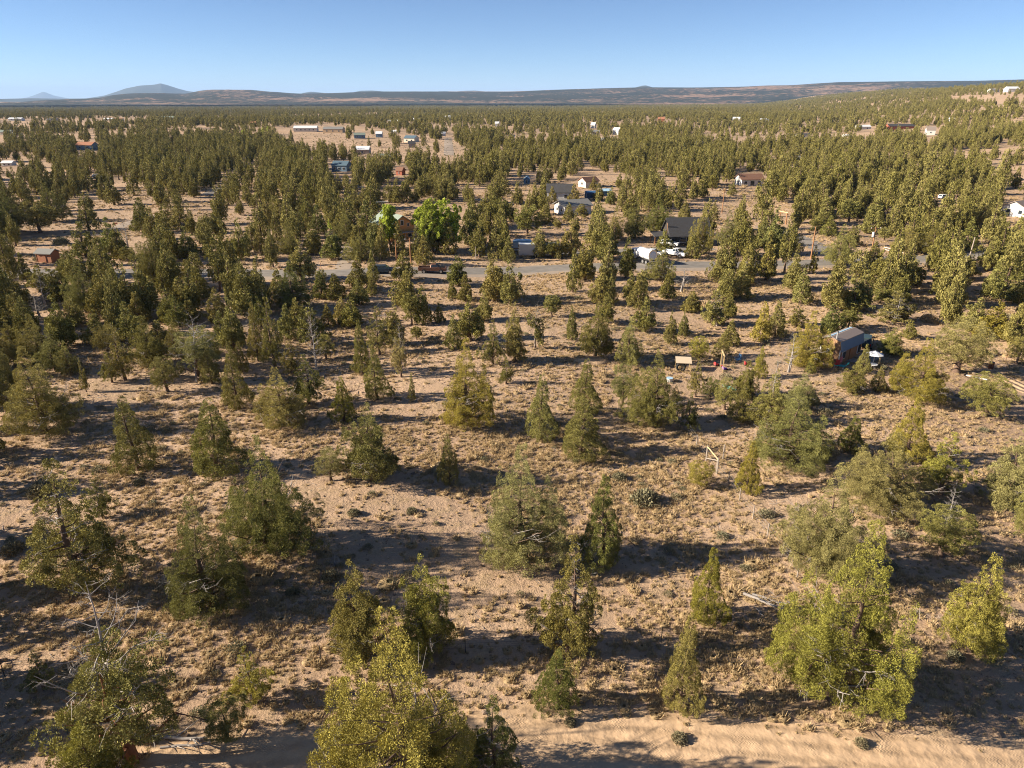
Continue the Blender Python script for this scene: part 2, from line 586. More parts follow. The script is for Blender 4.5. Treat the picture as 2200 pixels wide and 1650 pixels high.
strip("road_verge", [(-300, 589), (250, 588), (500, 588), (720, 588), (1000, 585), (1200, 578), (1350, 573), (1500, 571), (1640, 569),
                     (1780, 566), (1930, 560), (2100, 547), (2320, 535)], 9.0, M['gravel'], 0.03, across=6, rag=0.25)
strip("paved_road", [(-300, 587), (250, 586), (500, 586), (720, 586), (1000, 583), (1200, 576), (1350, 571), (1500, 569), (1640, 567),
                     (1780, 564), (1930, 558), (2100, 545), (2320, 533)], 6.4, M['asphalt'], 0.07, across=6)
strip("side_road", [(1640, 486), (1690, 502), (1740, 522), (1790, 548), (1815, 562)], 5.5, M['asphalt'], 0.06)
strip("driveway", [(1180, 544), (1250, 542), (1340, 539), (1430, 535), (1530, 533)], 5.0, M['asphalt'], 0.05)
strip("driveway", [(738, 580), (745, 560), (748, 540), (742, 518)], 4.0, M['gravel'], 0.04)
strip("far_road", [(963, 296), (963.5, 310), (964, 322), (965, 334)], 7.0, M['gravel'], 0.12)
strip("far_road", [(440, 420), (468, 406), (496, 395)], 4.5, M['asphalt'], 0.08)
strip("far_road", [(215, 506), (265, 484), (305, 470), (330, 462)], 4.5, M['gravel'], 0.07)
strip("dirt_road", [(-60, 1800), (300, 1700), (620, 1655), (900, 1625), (1160, 1604), (1450, 1622), (1800, 1658), (2100, 1684), (2450, 1704)],
      6.2, M['track'], 0.03, step=0.8, across=14, rag=0.12)
strip("dirt_path", [(2320, 705), (2200, 735), (2050, 738), (1960, 735), (1880, 722), (1790, 700), (1700, 684)], 3.4, M['track'], 0.03, rag=0.2)
strip("dirt_path", [(2330, 880), (2200, 835), (2110, 790), (2030, 745)], 3.2, M['track'], 0.03, rag=0.2)

# bare mound under the trees
p = ground(1268, 775)
mb = MB().dome(0, 0, -0.05, 2.6, 1.9, 0.45, 18, 5)
o = mb.build("dirt_mound", M['track'], shade=True); o.location = p; tag(o, kind="structure")


def hill(name, prof, d_front, d_crest, mat, foot=0.0, rough=0.0, seed=0, nlat=260, nrad=26):
    """a ridge whose crest stands along the given skyline, at its real distance"""
    prof = np.array(prof, float)
    xs = np.linspace(prof[0, 0], prof[-1, 0], nlat)
    ys = np.interp(xs, prof[:, 0], prof[:, 1])
    rg = np.random.default_rng(seed)
    ph = rg.uniform(0, 6.28, (6, 3))
    V = []
    for x, y in zip(xs, ys):
        d = ray(x, y)
        az = math.atan2(d[0], d[1])
        tel = d[2] / math.hypot(d[0], d[1])
        zc = CAM_H + d_crest * tel
        for j in range(nrad):
            s = j / (nrad - 1)
            if s < 0.72:
                t = s / 0.72
                rr = d_front + (d_crest - d_front) * t
                zz = foot + (zc - foot) * (smooth(t) * 0.6 + 0.4 * t)
                w = math.sin(math.pi * t)
            else:
                t = (s - 0.72) / 0.28
                rr = d_crest * (1 + 0.35 * t)
                zz = zc + (foot - 40 - zc) * smooth(t)
                w = 0.0
            px_, py_ = rr * math.sin(az), rr * math.cos(az)
            k = 2 * math.pi / (d_crest * 0.06)
            n = sum(math.sin(px_ * k * (1 + .6 * i) * math.cos(ph[i, 2]) + py_ * k * (1 + .6 * i) * math.sin(ph[i, 2]) + ph[i, 0]) / (1 + i) for i in range(6))
            V.append((px_, py_, zz + rough * w * n))
    n = nrad
    q = np.array([(i * n + j, (i + 1) * n + j, (i + 1) * n + j + 1, i * n + j + 1) for i in range(nlat - 1) for j in range(nrad - 1)])
    return tag(link(name, np_mesh(name, V, q, [mat], shade=True)), kind="structure")


M['ridge'] = hill_mat("ridge_woodland", (0.036, 0.040, 0.032), (0.30, 0.19, 0.13), 0.018, 0.455)
M['blue_hill'] = hill_mat("far_slopes", (0.05, 0.055, 0.04), (0.12, 0.10, 0.08), 0.002, 0.55)
RIDGE = [(-900, 222), (-300, 224), (10, 223), (80, 216), (150, 213.5), (210, 210.5), (240, 204.5), (280, 200.5), (330, 199.5), (400, 201.5), (425, 195.5),
         (450, 192.5), (540, 193), (590, 198), (640, 201), (700, 200.5), (800, 196.5), (950, 196.5), (1100, 196.5), (1200, 192.5), (1300, 189.5),
         (1380, 187.5), (1500, 188), (1600, 186), (1650, 183.5), (1700, 183), (1750, 179.5), (1800, 176.5), (1950, 174.5), (2100, 173.5), (2200, 170.5),
         (2600, 166), (3100, 172)]
hill("ridge", RIDGE, 5200, 9000, M['ridge'], foot=-4, rough=9, seed=3)
hill("distant_mountain", [(150, 216), (190, 211), (225, 205), (250, 197), (270, 190), (300, 184), (330, 182), (345, 179), (360, 183), (385, 191), (400, 195),
                          (440, 201), (480, 205), (520, 214)], 19000, 23000, M['blue_hill'], foot=-60, rough=14, seed=5, nlat=120)
hill("blue_range", [(-900, 210), (-300, 214), (0, 212.5), (70, 211), (130, 212), (200, 211.5), (300, 213), (420, 216)], 14000, 17000, M['blue_hill'], foot=-60, rough=6, seed=6, nlat=90)
hill("blue_range", [(560, 214), (640, 203), (655, 199), (668, 197), (690, 199), (720, 202), (760, 198), (775, 195), (800, 194.5), (830, 197), (960, 198), (1000, 195),
                    (1020, 194.5), (1060, 198), (1100, 205)], 15000, 18000, M['blue_hill'], foot=-60, rough=4, seed=7, nlat=120)
hill("blue_hill", [(1340, 195), (1365, 188), (1380, 184), (1388, 183.5), (1400, 187), (1430, 195)], 13000, 15000, M['blue_hill'], foot=-60, rough=3, seed=8, nlat=50)
hill("faint_peak", [(20, 216), (60, 209), (80, 202), (92, 197), (100, 199), (115, 205), (150, 212), (190, 216)], 42000, 46000, M['blue_hill'], foot=-150, rough=10, seed=9, nlat=60)

# the air: pale even haze round the whole place
mb = MB().box(0, 24000, 322, 110000, 60000, 700)
haze = mb.build("haze", None)
hm = bpy.data.materials.new("haze_air"); hm.use_nodes = True
hn = hm.node_tree
for n_ in list(hn.nodes):
    if n_.type == 'BSDF_PRINCIPLED': hn.nodes.remove(n_)
pv = hn.nodes.new("ShaderNodeVolumePrincipled")
pv.inputs["Color"].default_value = (0.46, 0.66, 1.0, 1)
pv.inputs["Density"].default_value = 3.0e-5
pv.inputs["Anisotropy"].default_value = 0.0
hn.links.new(pv.outputs[0], hn.nodes["Material Output"].inputs["Volume"])
haze.data.materials.clear(); haze.data.materials.append(hm)
tag(haze, kind="stuff")

# ------------------------------------------------------------------ trees


def rot_basis(n):
    a = np.where(np.abs(n[:, 2:3]) < 0.9, np.array([[0, 0, 1.0]]), np.array([[1.0, 0, 0]]))
    u = np.cross(n, a); u /= np.linalg.norm(u, axis=1)[:, None] + 1e-9
    return u, np.cross(n, u)


def cone_clumps(rng, x0, y0, z0, z1, R, cr, prof, fill=1.0, lobes=0.2, gap=0.0):
    """centres, radii and outward directions of the foliage clumps of one crown"""
    H = z1 - z0
    area = math.pi * R * math.hypot(R, H)
    n = max(10, int(fill * area / (cr * cr * 2.3)))
    t = rng.uniform(0, 1, n * 3)
    r = prof(t)
    keep = rng.uniform(0, 1, n * 3) < (r / r.max()) * 0.93 + 0.07
    t = t[keep][:n]; r = r[keep][:n]
    phi = rng.uniform(0, 2 * math.pi, len(t))
    a = rng.uniform(0, 6.28, 4)
    lob = 1 + lobes * (np.sin(2 * phi + a[0] + 3 * t) * 0.6 + np.sin(3 * phi + a[1] - 7 * t) * 0.7 + np.sin(9 * t + a[2] + phi) * 0.8)
    s = np.where(rng.uniform(0, 1, len(t)) < 0.78, rng.uniform(0.78, 1.08, len(t)), rng.uniform(0.3, 0.8, len(t)))
    rad = R * r * lob * s
    if gap > 0:
        g = np.sin(phi * 2 + a[3] + t * 11) + np.sin(phi * 3 - t * 17 + a[1])
        m = g > gap * 2 - 2.0
        t, r, phi, rad = t[m], r[m], phi[m], rad[m]
    c = np.stack([x0 + rad * np.cos(phi), y0 + rad * np.sin(phi), z0 + t * H], 1)
    size = cr * rng.uniform(0.65, 1.25, len(t)) * (0.55 + 0.45 * np.clip(r / max(r.max(), 1e-6) * 1.6, 0, 1))
    out = np.stack([np.cos(phi), np.sin(phi), np.full(len(t), 0.45)], 1)
    out /= np.linalg.norm(out, axis=1)[:, None]
    return c, size, out


P_CONE = lambda t: (0.92 * np.clip((1 - t), 0.02, 1) ** 1.05 + 0.08) * np.clip(0.45 + t / 0.16, 0, 1)
P_EGG = lambda t: np.sqrt(np.clip(1 - ((t - 0.30) / 0.71) ** 2, 0.02, 1)) * np.clip(0.5 + t / 0.3, 0, 1)
P_BALL = lambda t: np.sqrt(np.clip(1 - ((t - 0.48) / 0.54) ** 2, 0.02, 1))


def crown_clumps(rng, kind, H, R, cr):
    parts = []
    if kind == 'c':
        parts.append(cone_clumps(rng, 0, 0, 0.03 * H, H, R, cr, P_CONE, 1.0, 0.18))
    elif kind == 'b':
        parts.append(cone_clumps(rng, 0, 0, 0.05 * H, H, R * 0.70, cr, P_CONE, 0.9, 0.25, 0.25))
        k = rng.integers(6, 10); a0 = rng.uniform(0, 6.28)
        for i in range(k):
            a = a0 + i * 2.4 + rng.normal() * 0.3
            d = R * rng.uniform(0.34, 0.74)
            top = rng.uniform(0.42, 0.92) * (1.12 - 0.5 * d / R)
            parts.append(cone_clumps(rng, d * math.cos(a), d * math.sin(a), H * rng.uniform(0.04, 0.24), H * top, R * rng.uniform(0.26, 0.42), cr, P_CONE if i % 3 else P_EGG, 0.85, 0.3, 0.3))
    elif kind == 'r':
        parts.append(cone_clumps(rng, 0, 0, 0.2 * H, H, R * 0.75, cr, P_BALL, 0.9, 0.22, 0.2))
        k = rng.integers(4, 7); a0 = rng.uniform(0, 6.28)
        for i in range(k):
            a = a0 + i * 6.28 / k + rng.normal() * 0.3
            d = R * rng.uniform(0.45, 0.62); zc = H * rng.uniform(0.35, 0.7); hh = H * rng.uniform(0.16, 0.26)
            parts.append(cone_clumps(rng, d * math.cos(a), d * math.sin(a), zc - hh, zc + hh, R * rng.uniform(0.34, 0.46), cr, P_BALL, 0.9, 0.2, 0.2))
    elif kind == 'p':
        parts.append(cone_clumps(rng, 0, 0, 0.10 * H, H, R * 0.92, cr * 0.8, P_CONE, 0.62, 0.35, 0.5))
        for i in range(5):
            a = rng.uniform(0, 6.28); d = R * rng.uniform(0.3, 0.6); zc = H * rng.uniform(0.15, 0.5); hh = H * rng.uniform(0.10, 0.2)
            parts.append(cone_clumps(rng, d * math.cos(a), d * math.sin(a), zc - hh, zc + hh, R * rng.uniform(0.22, 0.32), cr * 0.8, P_CONE, 0.8, 0.3, 0.3))
    elif kind == 'h':
        for i in range(9):
            a = rng.uniform(0, 6.28); d = R * rng.uniform(0.1, 0.7); zc = H * rng.uniform(0.18, 0.62); hh = H * rng.uniform(0.09, 0.16)
            parts.append(cone_clumps(rng, d * math.cos(a), d * math.sin(a), zc - hh, zc + hh, R * rng.uniform(0.24, 0.36), cr * 0.8, P_BALL, 0.75, 0.3, 0.3))
    c = np.concatenate([p[0] for p in parts]); s = np.concatenate([p[1] for p in parts]); o = np.concatenate([p[2] for p in parts])
    return c, s, o


def crown_cards(rng, clumps, per, ln, wd, up=0.75):
    """leaf sprays over the clumps: kite-shaped faces pointing up and out"""
    c, s, o = clumps
    m = np.maximum(3, (per * (s / s.mean()) ** 2 * rng.uniform(0.7, 1.3, len(s)))).astype(int)
    i = np.repeat(np.arange(len(c)), m)
    n = len(i)
    u = rng.normal(size=(n, 3)) + o[i] * 0.9
    u /= np.linalg.norm(u, axis=1)[:, None]
    pos = c[i] + u * (s[i] * rng.uniform(0.68, 1.06, n))[:, None] * np.array([1, 1, 1.3])
    tdir = u * 0.75 + np.array([0, 0, up]) + rng.normal(size=(n, 3)) * 0.45
    tdir /= np.linalg.norm(tdir, axis=1)[:, None]
    side = np.cross(u + rng.normal(size=(n, 3)) * 0.55, tdir)
    side /= np.linalg.norm(side, axis=1)[:, None] + 1e-9
    L = (ln * rng.uniform(0.7, 1.35, n))[:, None]; W = (wd * rng.uniform(0.7, 1.35, n))[:, None]
    v = np.stack([pos - tdir * L * 0.4, pos + side * W * 0.5, pos + tdir * L * 0.6, pos - side * W * 0.5], 1).reshape(-1, 3)
    f = np.arange(n * 4).reshape(n, 4)
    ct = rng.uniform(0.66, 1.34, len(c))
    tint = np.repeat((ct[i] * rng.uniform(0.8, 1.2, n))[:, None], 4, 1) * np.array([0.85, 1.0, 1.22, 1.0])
    return v, f, tint.ravel()


def tube_path(V, Fq, pts, rads, n=6):
    """quads of a bent, tapering tube"""
    base = len(V)
    pts = [Vector(p) for p in pts]
    for j, (p, r) in enumerate(zip(pts, rads)):
        d = (pts[min(j + 1, len(pts) - 1)] - pts[max(j - 1, 0)])
        d = d.normalized() if d.length > 1e-6 else Vector((0, 0, 1))
        a = Vector((1, 0, 0)) if abs(d.x) < 0.8 else Vector((0, 1, 0))
        a = (a - d * a.dot(d)).normalized(); b = d.cross(a)
        for i in range(n):
            t = 2 * math.pi * i / n
            q = p + a * (r * math.cos(t)) + b * (r * math.sin(t))
            V.append((q.x, q.y, q.z))
    for j in range(len(pts) - 1):
        for i in range(n):
            Fq.append((base + j * n + i, base + j * n + (i + 1) % n, base + (j + 1) * n + (i + 1) % n, base + (j + 1) * n + i))


def limb_set(rng, H, R, r0, nbranch, t0, t1, curl=0.25, twigs=0, n=5, trunk=True, lean=0.05, thick=0.35, reach=0.85):
    V, Fq = [], []
    a = rng.uniform(0, 6.28)
    ax = [(lean * H * math.cos(a) * t * t + 0.02 * H * math.sin(5 * t + a), lean * H * math.sin(a) * t * t + 0.02 * H * math.cos(4 * t + a), H * t) for t in np.linspace(0, 1, 9)]
    rad = [r0 * (1.25 if k == 0 else 1) * (1 - 0.93 * k / 8) for k in range(9)]
    if trunk: tube_path(V, Fq, ax, rad, max(n, 6))
    for i in range(nbranch):
        t = t0 + (t1 - t0) * (i + rng.uniform(0, 1)) / nbranch
        k = t * 8; j = min(int(k), 7); fr = k - j
        p = np.array(ax[j]) * (1 - fr) + np.array(ax[j + 1]) * fr
        ph = i * 2.4 + rng.normal() * 0.4
        L = R * reach * rng.uniform(0.6, 1.1) * (1 - 0.6 * max(0, (t - t0) / (1.001 - t0)))
        rise = rng.uniform(0.15, 0.9)
        pts = []
        for q in np.linspace(0, 1, 5):
            pts.append((p[0] + math.cos(ph + curl * q * rng.normal()) * L * q, p[1] + math.sin(ph + curl * q) * L * q, p[2] + rise * L * q * (0.4 + 0.6 * q)))
        rb = max(0.012, r0 * (1 - t) * thick + 0.012)
        tube_path(V, Fq, pts, [rb * (1 - 0.8 * q) for q in np.linspace(0, 1, 5)], n)
        for w in range(twigs):
            q = rng.uniform(0.3, 1.0); jj = min(int(q * 4), 3)
            s = np.array(pts[jj]) * (1 - (q * 4 - jj)) + np.array(pts[jj + 1]) * (q * 4 - jj)
            d = np.array([math.cos(ph + rng.normal() * 0.9), math.sin(ph + rng.normal() * 0.9), rng.uniform(-0.1, 0.9)])
            l = L * rng.uniform(0.2, 0.45)
            e = s + d * l; mdl = s + d * l * 0.5 + rng.normal(size=3) * l * 0.12
            tube_path(V, Fq, [s, mdl, e], [rb * 0.35, rb * 0.25, rb * 0.1], 3)
            for w2 in range(3):
                s2 = s + (e - s) * rng.uniform(0.3, 0.9)
                e2 = s2 + (d + rng.normal(size=3) * 0.8) * l * 0.4
                tube_path(V, Fq, [s2, e2], [rb * 0.18, rb * 0.06], 3)
    return np.array(V), np.array(Fq)


REF_H, REF_R = 8.0, 2.2


def make_variant(name, kind, seed, per, ln, wd, cr, nbranch=16, H=REF_H, R=REF_R, deadtop=False):
    rng = np.random.default_rng(seed)
    v, f, tint = crown_cards(rng, crown_clumps(rng, kind, H, R, cr), per, ln, wd)
    crown = np_mesh(name + "_crown", v, f, [M['juniper']], tint=tint)
    tv, tf = limb_set(rng, H * {'c': 0.86, 'b': 0.74, 'r': 0.72, 'p': 0.88, 'h': 0.55}[kind], R, 0.027 * H * (1.15 if kind in 'br' else 1.0), nbranch, 0.12, 0.9, n=5, lean=0.012)
    trunk = np_mesh(name + "_trunk", tv, tf, [M['bark']], shade=True)
    dead = None
    if kind == 'b' and per > 60:
        dv, df = limb_set(rng, H, R * 1.0, 0.012 * H, 9, 0.06, 0.34, twigs=5, n=4, trunk=False, lean=0.012, thick=0.5, reach=0.95)
        dead = np_mesh(name + "_dead_branches", dv, df, [M['deadwood']])
    if kind in 'hp':
        dv, df = limb_set(rng, H, R, 0.014 * H, 26 if kind == 'h' else 14, 0.35 if kind == 'h' else 0.15, 0.98, twigs=5, n=4, trunk=(kind == 'h'), lean=0.05, thick=0.5)
        dead = np_mesh(name + "_dead_branches", dv, df, [M['deadwood']])
    return dict(crown=crown, trunk=trunk, dead=dead, H=H, R=R, kind=kind)


HERO = {k: [make_variant("hero_" + k + str(i), k, 100 + 17 * i + ord(k), per, 0.092, 0.034, cr, 22)
            for i in range(n)] for k, n, per, cr in (('c', 3, 125, 0.24), ('b', 5, 115, 0.25), ('r', 2, 115, 0.25), ('p', 3, 105, 0.25), ('h', 2, 105, 0.26))}
GIANT = [make_variant("giant_b" + str(i), 'b', 800 + i, 135, 0.090, 0.029, 0.27, 34, H=11.0, R=3.7) for i in range(2)]
MID = {k: [make_variant("mid_" + k + str(i), k, 300 + 13 * i + ord(k), per, 0.27, 0.105, cr, 10)
           for i in range(n)] for k, n, per, cr in (('c', 7, 40, 0.34), ('b', 8, 38, 0.36), ('r', 3, 38, 0.36), ('p', 3, 36, 0.34), ('h', 3, 30, 0.34))}

# dead snag
DEAD = []
for i in range(3):
    rng = np.random.default_rng(900 + i)
    v, f = limb_set(rng, REF_H, REF_R, 0.16, 34, 0.18, 0.98, twigs=6, n=4, thick=0.45)
    tv, tf = limb_set(rng, REF_H * 0.98, REF_R, 0.17, 0, 0.2, 0.9)
    DEAD.append((np_mesh("snag_trunk", tv, tf, [M['deadwood']], shade=True), np_mesh("snag_branches", v, f, [M['deadwood']])))


# columns: base x, base y, top y, crown width (photograph pixels), shape, tone [, label]
TREES = """
295 1010 858 97 c k|dense dark cone-shaped juniper standing alone left of its lighter twin
470 1015 862 112 c .|lighter cone-shaped juniper right of the dense dark cone on the left
180 1270 1000 215 p .|tall loose juniper at the left with thin upper branches and wide airy crown
222 1112 1018 55 p .|small thin juniper just behind the tall loose juniper on the left
450 1305 1075 195 b k|ragged dark juniper with a bare grey spike rising from its top
582 1180 945 214 b .|big broad juniper with a wide skirt, left of centre in the open
605 915 795 132 b .|squat spreading juniper with a rounded dome, left half of the clearing
512 878 740 60 c .|tall narrow juniper directly left of the squat rounded one
95 930 753 165 b .|broad bushy juniper with two stems near the left edge of the clearing
20 885 700 85 b g|greyish juniper cut by the left edge beside the broad two-stemmed one
740 905 812 52 c y|small pointed juniper behind the upper left of the large central-left cone
798 1030 872 135 b k|large full juniper with dark skirt, left of the small lone spire
712 1032 965 62 r g|small grey-green bush juniper touching the left side of the large full juniper
965 1037 935 46 c .|small thin spire juniper alone on open ground in the centre
1005 912 735 125 b y|tall stepped juniper with layered boughs in the middle of the picture
1162 945 808 68 c .|medium juniper right of the tall layered one with pale base
1256 888 775 66 c .|upper of two stacked junipers right of centre
1250 980 860 98 c .|lower of two stacked junipers right of centre with wide skirt
1405 918 758 120 b .|spreading juniper with low limbs right of the stacked pair
1478 922 850 46 p k|small sparse dark juniper beside the spreading juniper's right side
1337 868 785 54 r g|grey round-headed juniper left behind the spreading juniper
1120 1205 965 196 b g|great pale juniper with drooping plumes in the centre foreground
1290 1215 1030 96 c k|dark pointed juniper immediately right of the great pale one
1225 1415 1160 155 p .|tall see-through juniper with visible trunk in the lower centre
1195 1525 1400 96 c k|short dark juniper in shade below the see-through one
770 1415 1215 140 b .|left of the two matching junipers behind the great bottom tree
918 1402 1200 130 b y|right of the two matching junipers behind the great bottom tree
870 1790 1335 430 b y|huge juniper at the bottom centre cut by the picture edge
1062 1690 1505 140 p k|sparse dark juniper at the bottom right of the huge one
210 1715 1560 150 b y|bright juniper top poking up at the bottom left corner
545 1512 1395 90 p y|small open juniper right of the half-dead giant
490 1592 1505 100 r k|low dark juniper bush at the foot of the small open one
1515 1335 1185 88 c y|neat medium juniper in front of a fallen grey log
1462 1525 1325 84 c .|slim dark juniper with narrow tip beside the sandy track
1800 1505 1140 300 b y|huge bright yellow-green juniper at the lower right
1945 990 860 84 c y|bright upright juniper above the pale mass on the right
1895 1085 935 205 b g|wide grey-green juniper in the middle of the right-hand mass
1760 1225 1010 215 b g|pale juniper directly behind the huge bright one
1695 990 838 195 b g|big pale spreading juniper at the head of the post line
1605 1058 950 55 c y|thin bright juniper on a bare stem beside the post line
1826 968 895 56 c k|small dense dark cone juniper right of the big pale spreading one
2020 1192 1095 112 r .|round juniper with a bare white dead top at the right
2082 1395 1195 122 b y|upright knobbly juniper near the lower right edge
2020 1060 935 112 p y|twin-topped open juniper right of the grey-green mass
2155 1088 930 125 b g|spreading juniper cut by the right edge above the dead-topped one
2200 1165 1055 72 r .|juniper half out of frame at the right edge
1500 1045 995 62 r y|low bushy young juniper beside the wooden frame posts
1968 860 733 132 b y|big golden-green juniper in front of the patio umbrella
2115 895 808 102 r .|low open-headed juniper at the far right of the yard
2058 800 690 125 r g|old juniper with a thick red trunk split at its base
95 1480 1400 60 p k|thin dark juniper in the shade behind the half-dead giant
88 500 432 60 r . 
25 500 400 72 b k
115 475 395 62 b k
22 600 483 34 c .
192 472 440 20 c .
185 552 478 50 p .
243 556 468 50 b k
225 592 512 36 c .
278 562 530 30 r .
308 500 428 38 c .
335 614 488 62 b .
355 482 445 42 c .
390 494 440 38 c .
372 560 490 50 b .
405 558 490 50 b k
455 522 460 42 r .
446 550 514 26 c .
493 616 480 50 b .
520 560 470 40 b .
352 626 560 26 c .
370 592 540 40 c .
405 602 560 36 c .
390 652 595 46 b .
428 642 575 42 c .
56 602 545 24 c .
90 622 570 42 b .
135 645 572 44 b .
150 600 540 44 b .
188 672 560 64 b .
170 610 530 50 b .
236 687 585 60 b .
255 662 570 38 c .
12 645 570 45 b k
40 660 590 50 b .
45 708 625 48 b .
85 775 680 78 b .
138 748 640 56 b .
62 725 640 48 c .
120 795 720 62 b k
10 790 700 55 b .
267 817 705 66 p .
325 787 680 68 b .
282 740 650 52 b .
345 742 690 36 c .
385 702 640 36 c .
358 842 770 60 r k
440 790 705 70 r .
505 757 645 48 b .
530 678 555 60 b .
185 842 772 20 p .
575 492 430 30 c .
605 487 428 48 c .
585 555 500 28 c .
622 547 478 50 b .
560 542 490 26 c .
660 477 425 36 c .
722 482 425 42 c .
685 502 440 32 c k
672 547 480 42 b .
715 557 487 50 b k
745 522 455 60 b k
790 502 430 36 c k
777 560 500 62 b .
822 557 475 28 c .
806 548 452 40 b k
775 540 462 44 b .
898 556 488 34 c k
858 547 480 30 c .
650 602 520 52 b .
632 664 565 76 b k
771 622 545 42 b .
802 606 540 24 c .
800 634 588 22 c .
868 602 532 46 b .
875 664 575 56 b .
912 568 508 38 c .
930 542 432 56 b k
963 545 470 40 c .
1010 527 438 42 c k
1030 487 440 28 c k
1075 482 428 38 r .
1065 532 470 26 c .
1085 550 485 28 c .
1092 562 510 26 c .
985 614 550 48 b k
972 642 598 20 c .
1000 647 590 26 c .
1062 647 546 58 b .
1095 657 560 50 b .
1131 504 440 52 r .
1160 552 488 42 b .
1186 554 515 38 r k
1225 550 475 46 b .
1197 494 470 16 r .
1170 482 440 32 c .
1290 522 440 42 b .
1186 436 402 20 c .
1233 432 396 22 c .
1286 430 394 24 c .
1222 474 436 24 c .
1250 470 440 22 r .
1312 440 402 26 b k
1275 408 380 16 c .
1320 517 450 46 b .
1365 512 425 56 b k
1300 562 488 52 b .
1255 602 510 52 b .
1345 597 512 40 b k
1420 604 535 64 b k
1425 542 495 36 c .
1410 502 420 62 b k
1470 480 430 30 c .
1505 547 440 52 b .
1487 554 505 32 c .
1560 532 455 52 b .
1600 522 455 38 b .
1637 532 470 42 b k
1545 604 520 46 b .
1600 612 525 42 c .
1645 602 500 42 b .
1290 652 577 46 b .
1312 654 590 26 c .
1372 662 590 42 c .
1433 642 585 30 c .
1485 668 625 36 c .
1560 645 560 52 b .
1590 640 570 40 c .
1660 547 450 46 b k
1695 547 470 50 b k
1702 622 540 46 b .
1720 652 580 42 c .
1745 587 530 22 p .
1800 572 485 72 b .
1755 500 468 30 r k
1780 507 465 32 c .
1830 527 485 32 c .
1875 502 425 46 c .
1770 482 425 44 c .
1822 477 430 36 r .
1898 517 490 26 r .
1925 482 440 32 r .
1875 567 520 32 c .
1885 612 540 48 c .
1945 542 480 62 b .
2000 547 480 62 b .
2025 577 515 72 b .
1790 667 555 58 b .
1850 662 580 50 b .
1930 652 585 50 b .
1960 612 560 46 b .
2030 642 570 52 b .
2075 602 540 42 b .
2120 582 510 42 b .
2170 602 500 62 b .
2130 642 560 52 b .
2182 652 590 52 b .
2075 540 470 40 c .
2140 520 450 46 b .
2185 530 450 46 b .
2090 490 430 42 b .
1990 490 430 46 b .
2040 500 440 42 b .
590 793 640 46 p .
556 776 652 32 c .
620 728 656 34 c .
670 742 645 58 p .
665 872 765 82 p .
705 702 655 26 c .
757 702 640 42 b .
778 802 690 42 c .
815 762 660 52 p .
850 742 650 42 b .
884 699 632 36 r .
910 696 618 38 c k
944 694 650 20 c k
895 730 703 22 r .
810 857 755 62 c .
886 862 802 16 c .
975 750 680 38 c .
1010 732 640 60 b .
1060 782 690 52 p .
1105 777 655 50 b .
1088 825 770 38 p .
1040 690 625 40 b .
770 655 600 40 b k
1185 680 636 32 r .
1228 730 660 24 c .
1280 768 650 66 b .
1300 692 630 40 b .
1350 782 685 54 b .
1385 712 640 46 b .
1440 739 672 24 c .
1468 722 673 24 c k
1485 670 630 36 c .
1530 699 625 50 p .
1565 682 630 32 b .
1500 777 725 42 r y
1495 852 775 42 p .
1550 767 715 34 c .
1567 742 690 36 c .
1635 732 650 38 c y
1630 812 745 32 c y
1525 857 812 40 r k
1600 855 775 60 b .
1590 905 830 60 b .
1650 915 800 95 b .
1720 880 800 80 b g
1555 880 815 50 r .
1665 722 650 38 c .
1710 702 655 42 p .
1732 788 672 92 b y
1782 717 655 50 b k
1822 707 668 42 r .
1830 667 610 60 b .
1890 652 620 28 r .
1920 692 628 80 p g
1951 727 688 28 c .
1912 762 705 54 b .
1740 802 765 22 c .
1852 802 742 32 c .
1832 842 780 66 b .
1885 840 790 38 c .
2090 718 640 62 b .
2130 727 650 72 b y
2172 740 655 52 b .
2185 782 725 42 r .
2195 700 640 40 b .
30 762 690 50 b .
160 702 640 40 b .
212 738 668 45 b .
235 764 700 46 r .
300 692 630 36 c .
240 822 758 42 p .
380 764 692 50 b .
365 692 622 40 b .
470 692 620 36 c .
480 744 670 38 p .
455 824 745 46 b .
520 802 735 36 c .
560 702 640 36 b .
640 704 640 42 b .
628 804 732 50 p .
700 772 722 36 r .
735 692 640 32 c .
722 642 590 36 c .
540 622 570 36 b .
310 654 590 44 b .
120 645 578 46 b .
20 704 640 50 b .
152 804 735 52 b .
410 692 640 42 b .
600 640 580 36 c .
690 640 585 30 c k
"""
# dead or half-dead trees: base x, base y, top y, width, kind (d snag, h half dead)
DEADTREES = """
278 1640 1262 290 h|half-dead giant juniper with grey branches and a red trunk, lower left
428 818 680 112 h|half-dead juniper with a pale bare crown left of the tall narrow one
680 802 672 44 d|slim pale dead snag in front of the sparse junipers, left of centre
862 810 690 52 h|half-dead juniper with a white spike top left of the layered juniper
1150 749 648 42 h|half-dead juniper with whitish twigs, centre, above the dirt mound
275 532 470 30 d|bare brown dead tree behind the shed clearing
85 682 630 40 d|grey bare snag among crowded junipers at the far left
690 628 560 38 h|greyish half-dead juniper just below the paved road, left of the vehicles
1465 627 575 50 d|tangled bare shrub tree below the road opposite the black-roofed house
1540 700 630 40 d|grey snag among thin junipers right of centre
1695 800 715 46 d|pale dead snag left of the tiny house
1660 860 770 40 d|thin dead tree left of the yard fence
1920 696 640 60 d|tangled grey snag beyond the parked green car
100 662 590 40 d|dead grey crown in the thicket below the wooden shed
545 720 665 40 d|bare twiggy snag beside the twin narrow junipers
1385 705 690 30 d|low grey dead bush among shadow bands, right of centre
2030 1150 1052 60 d|bleached white dead top above the round juniper on the right
1848 790 752 16 d|little grey snag beside the patio umbrella
720 1215 1195 40 d|small dead brush pile in the shade right of the big broad juniper
"""
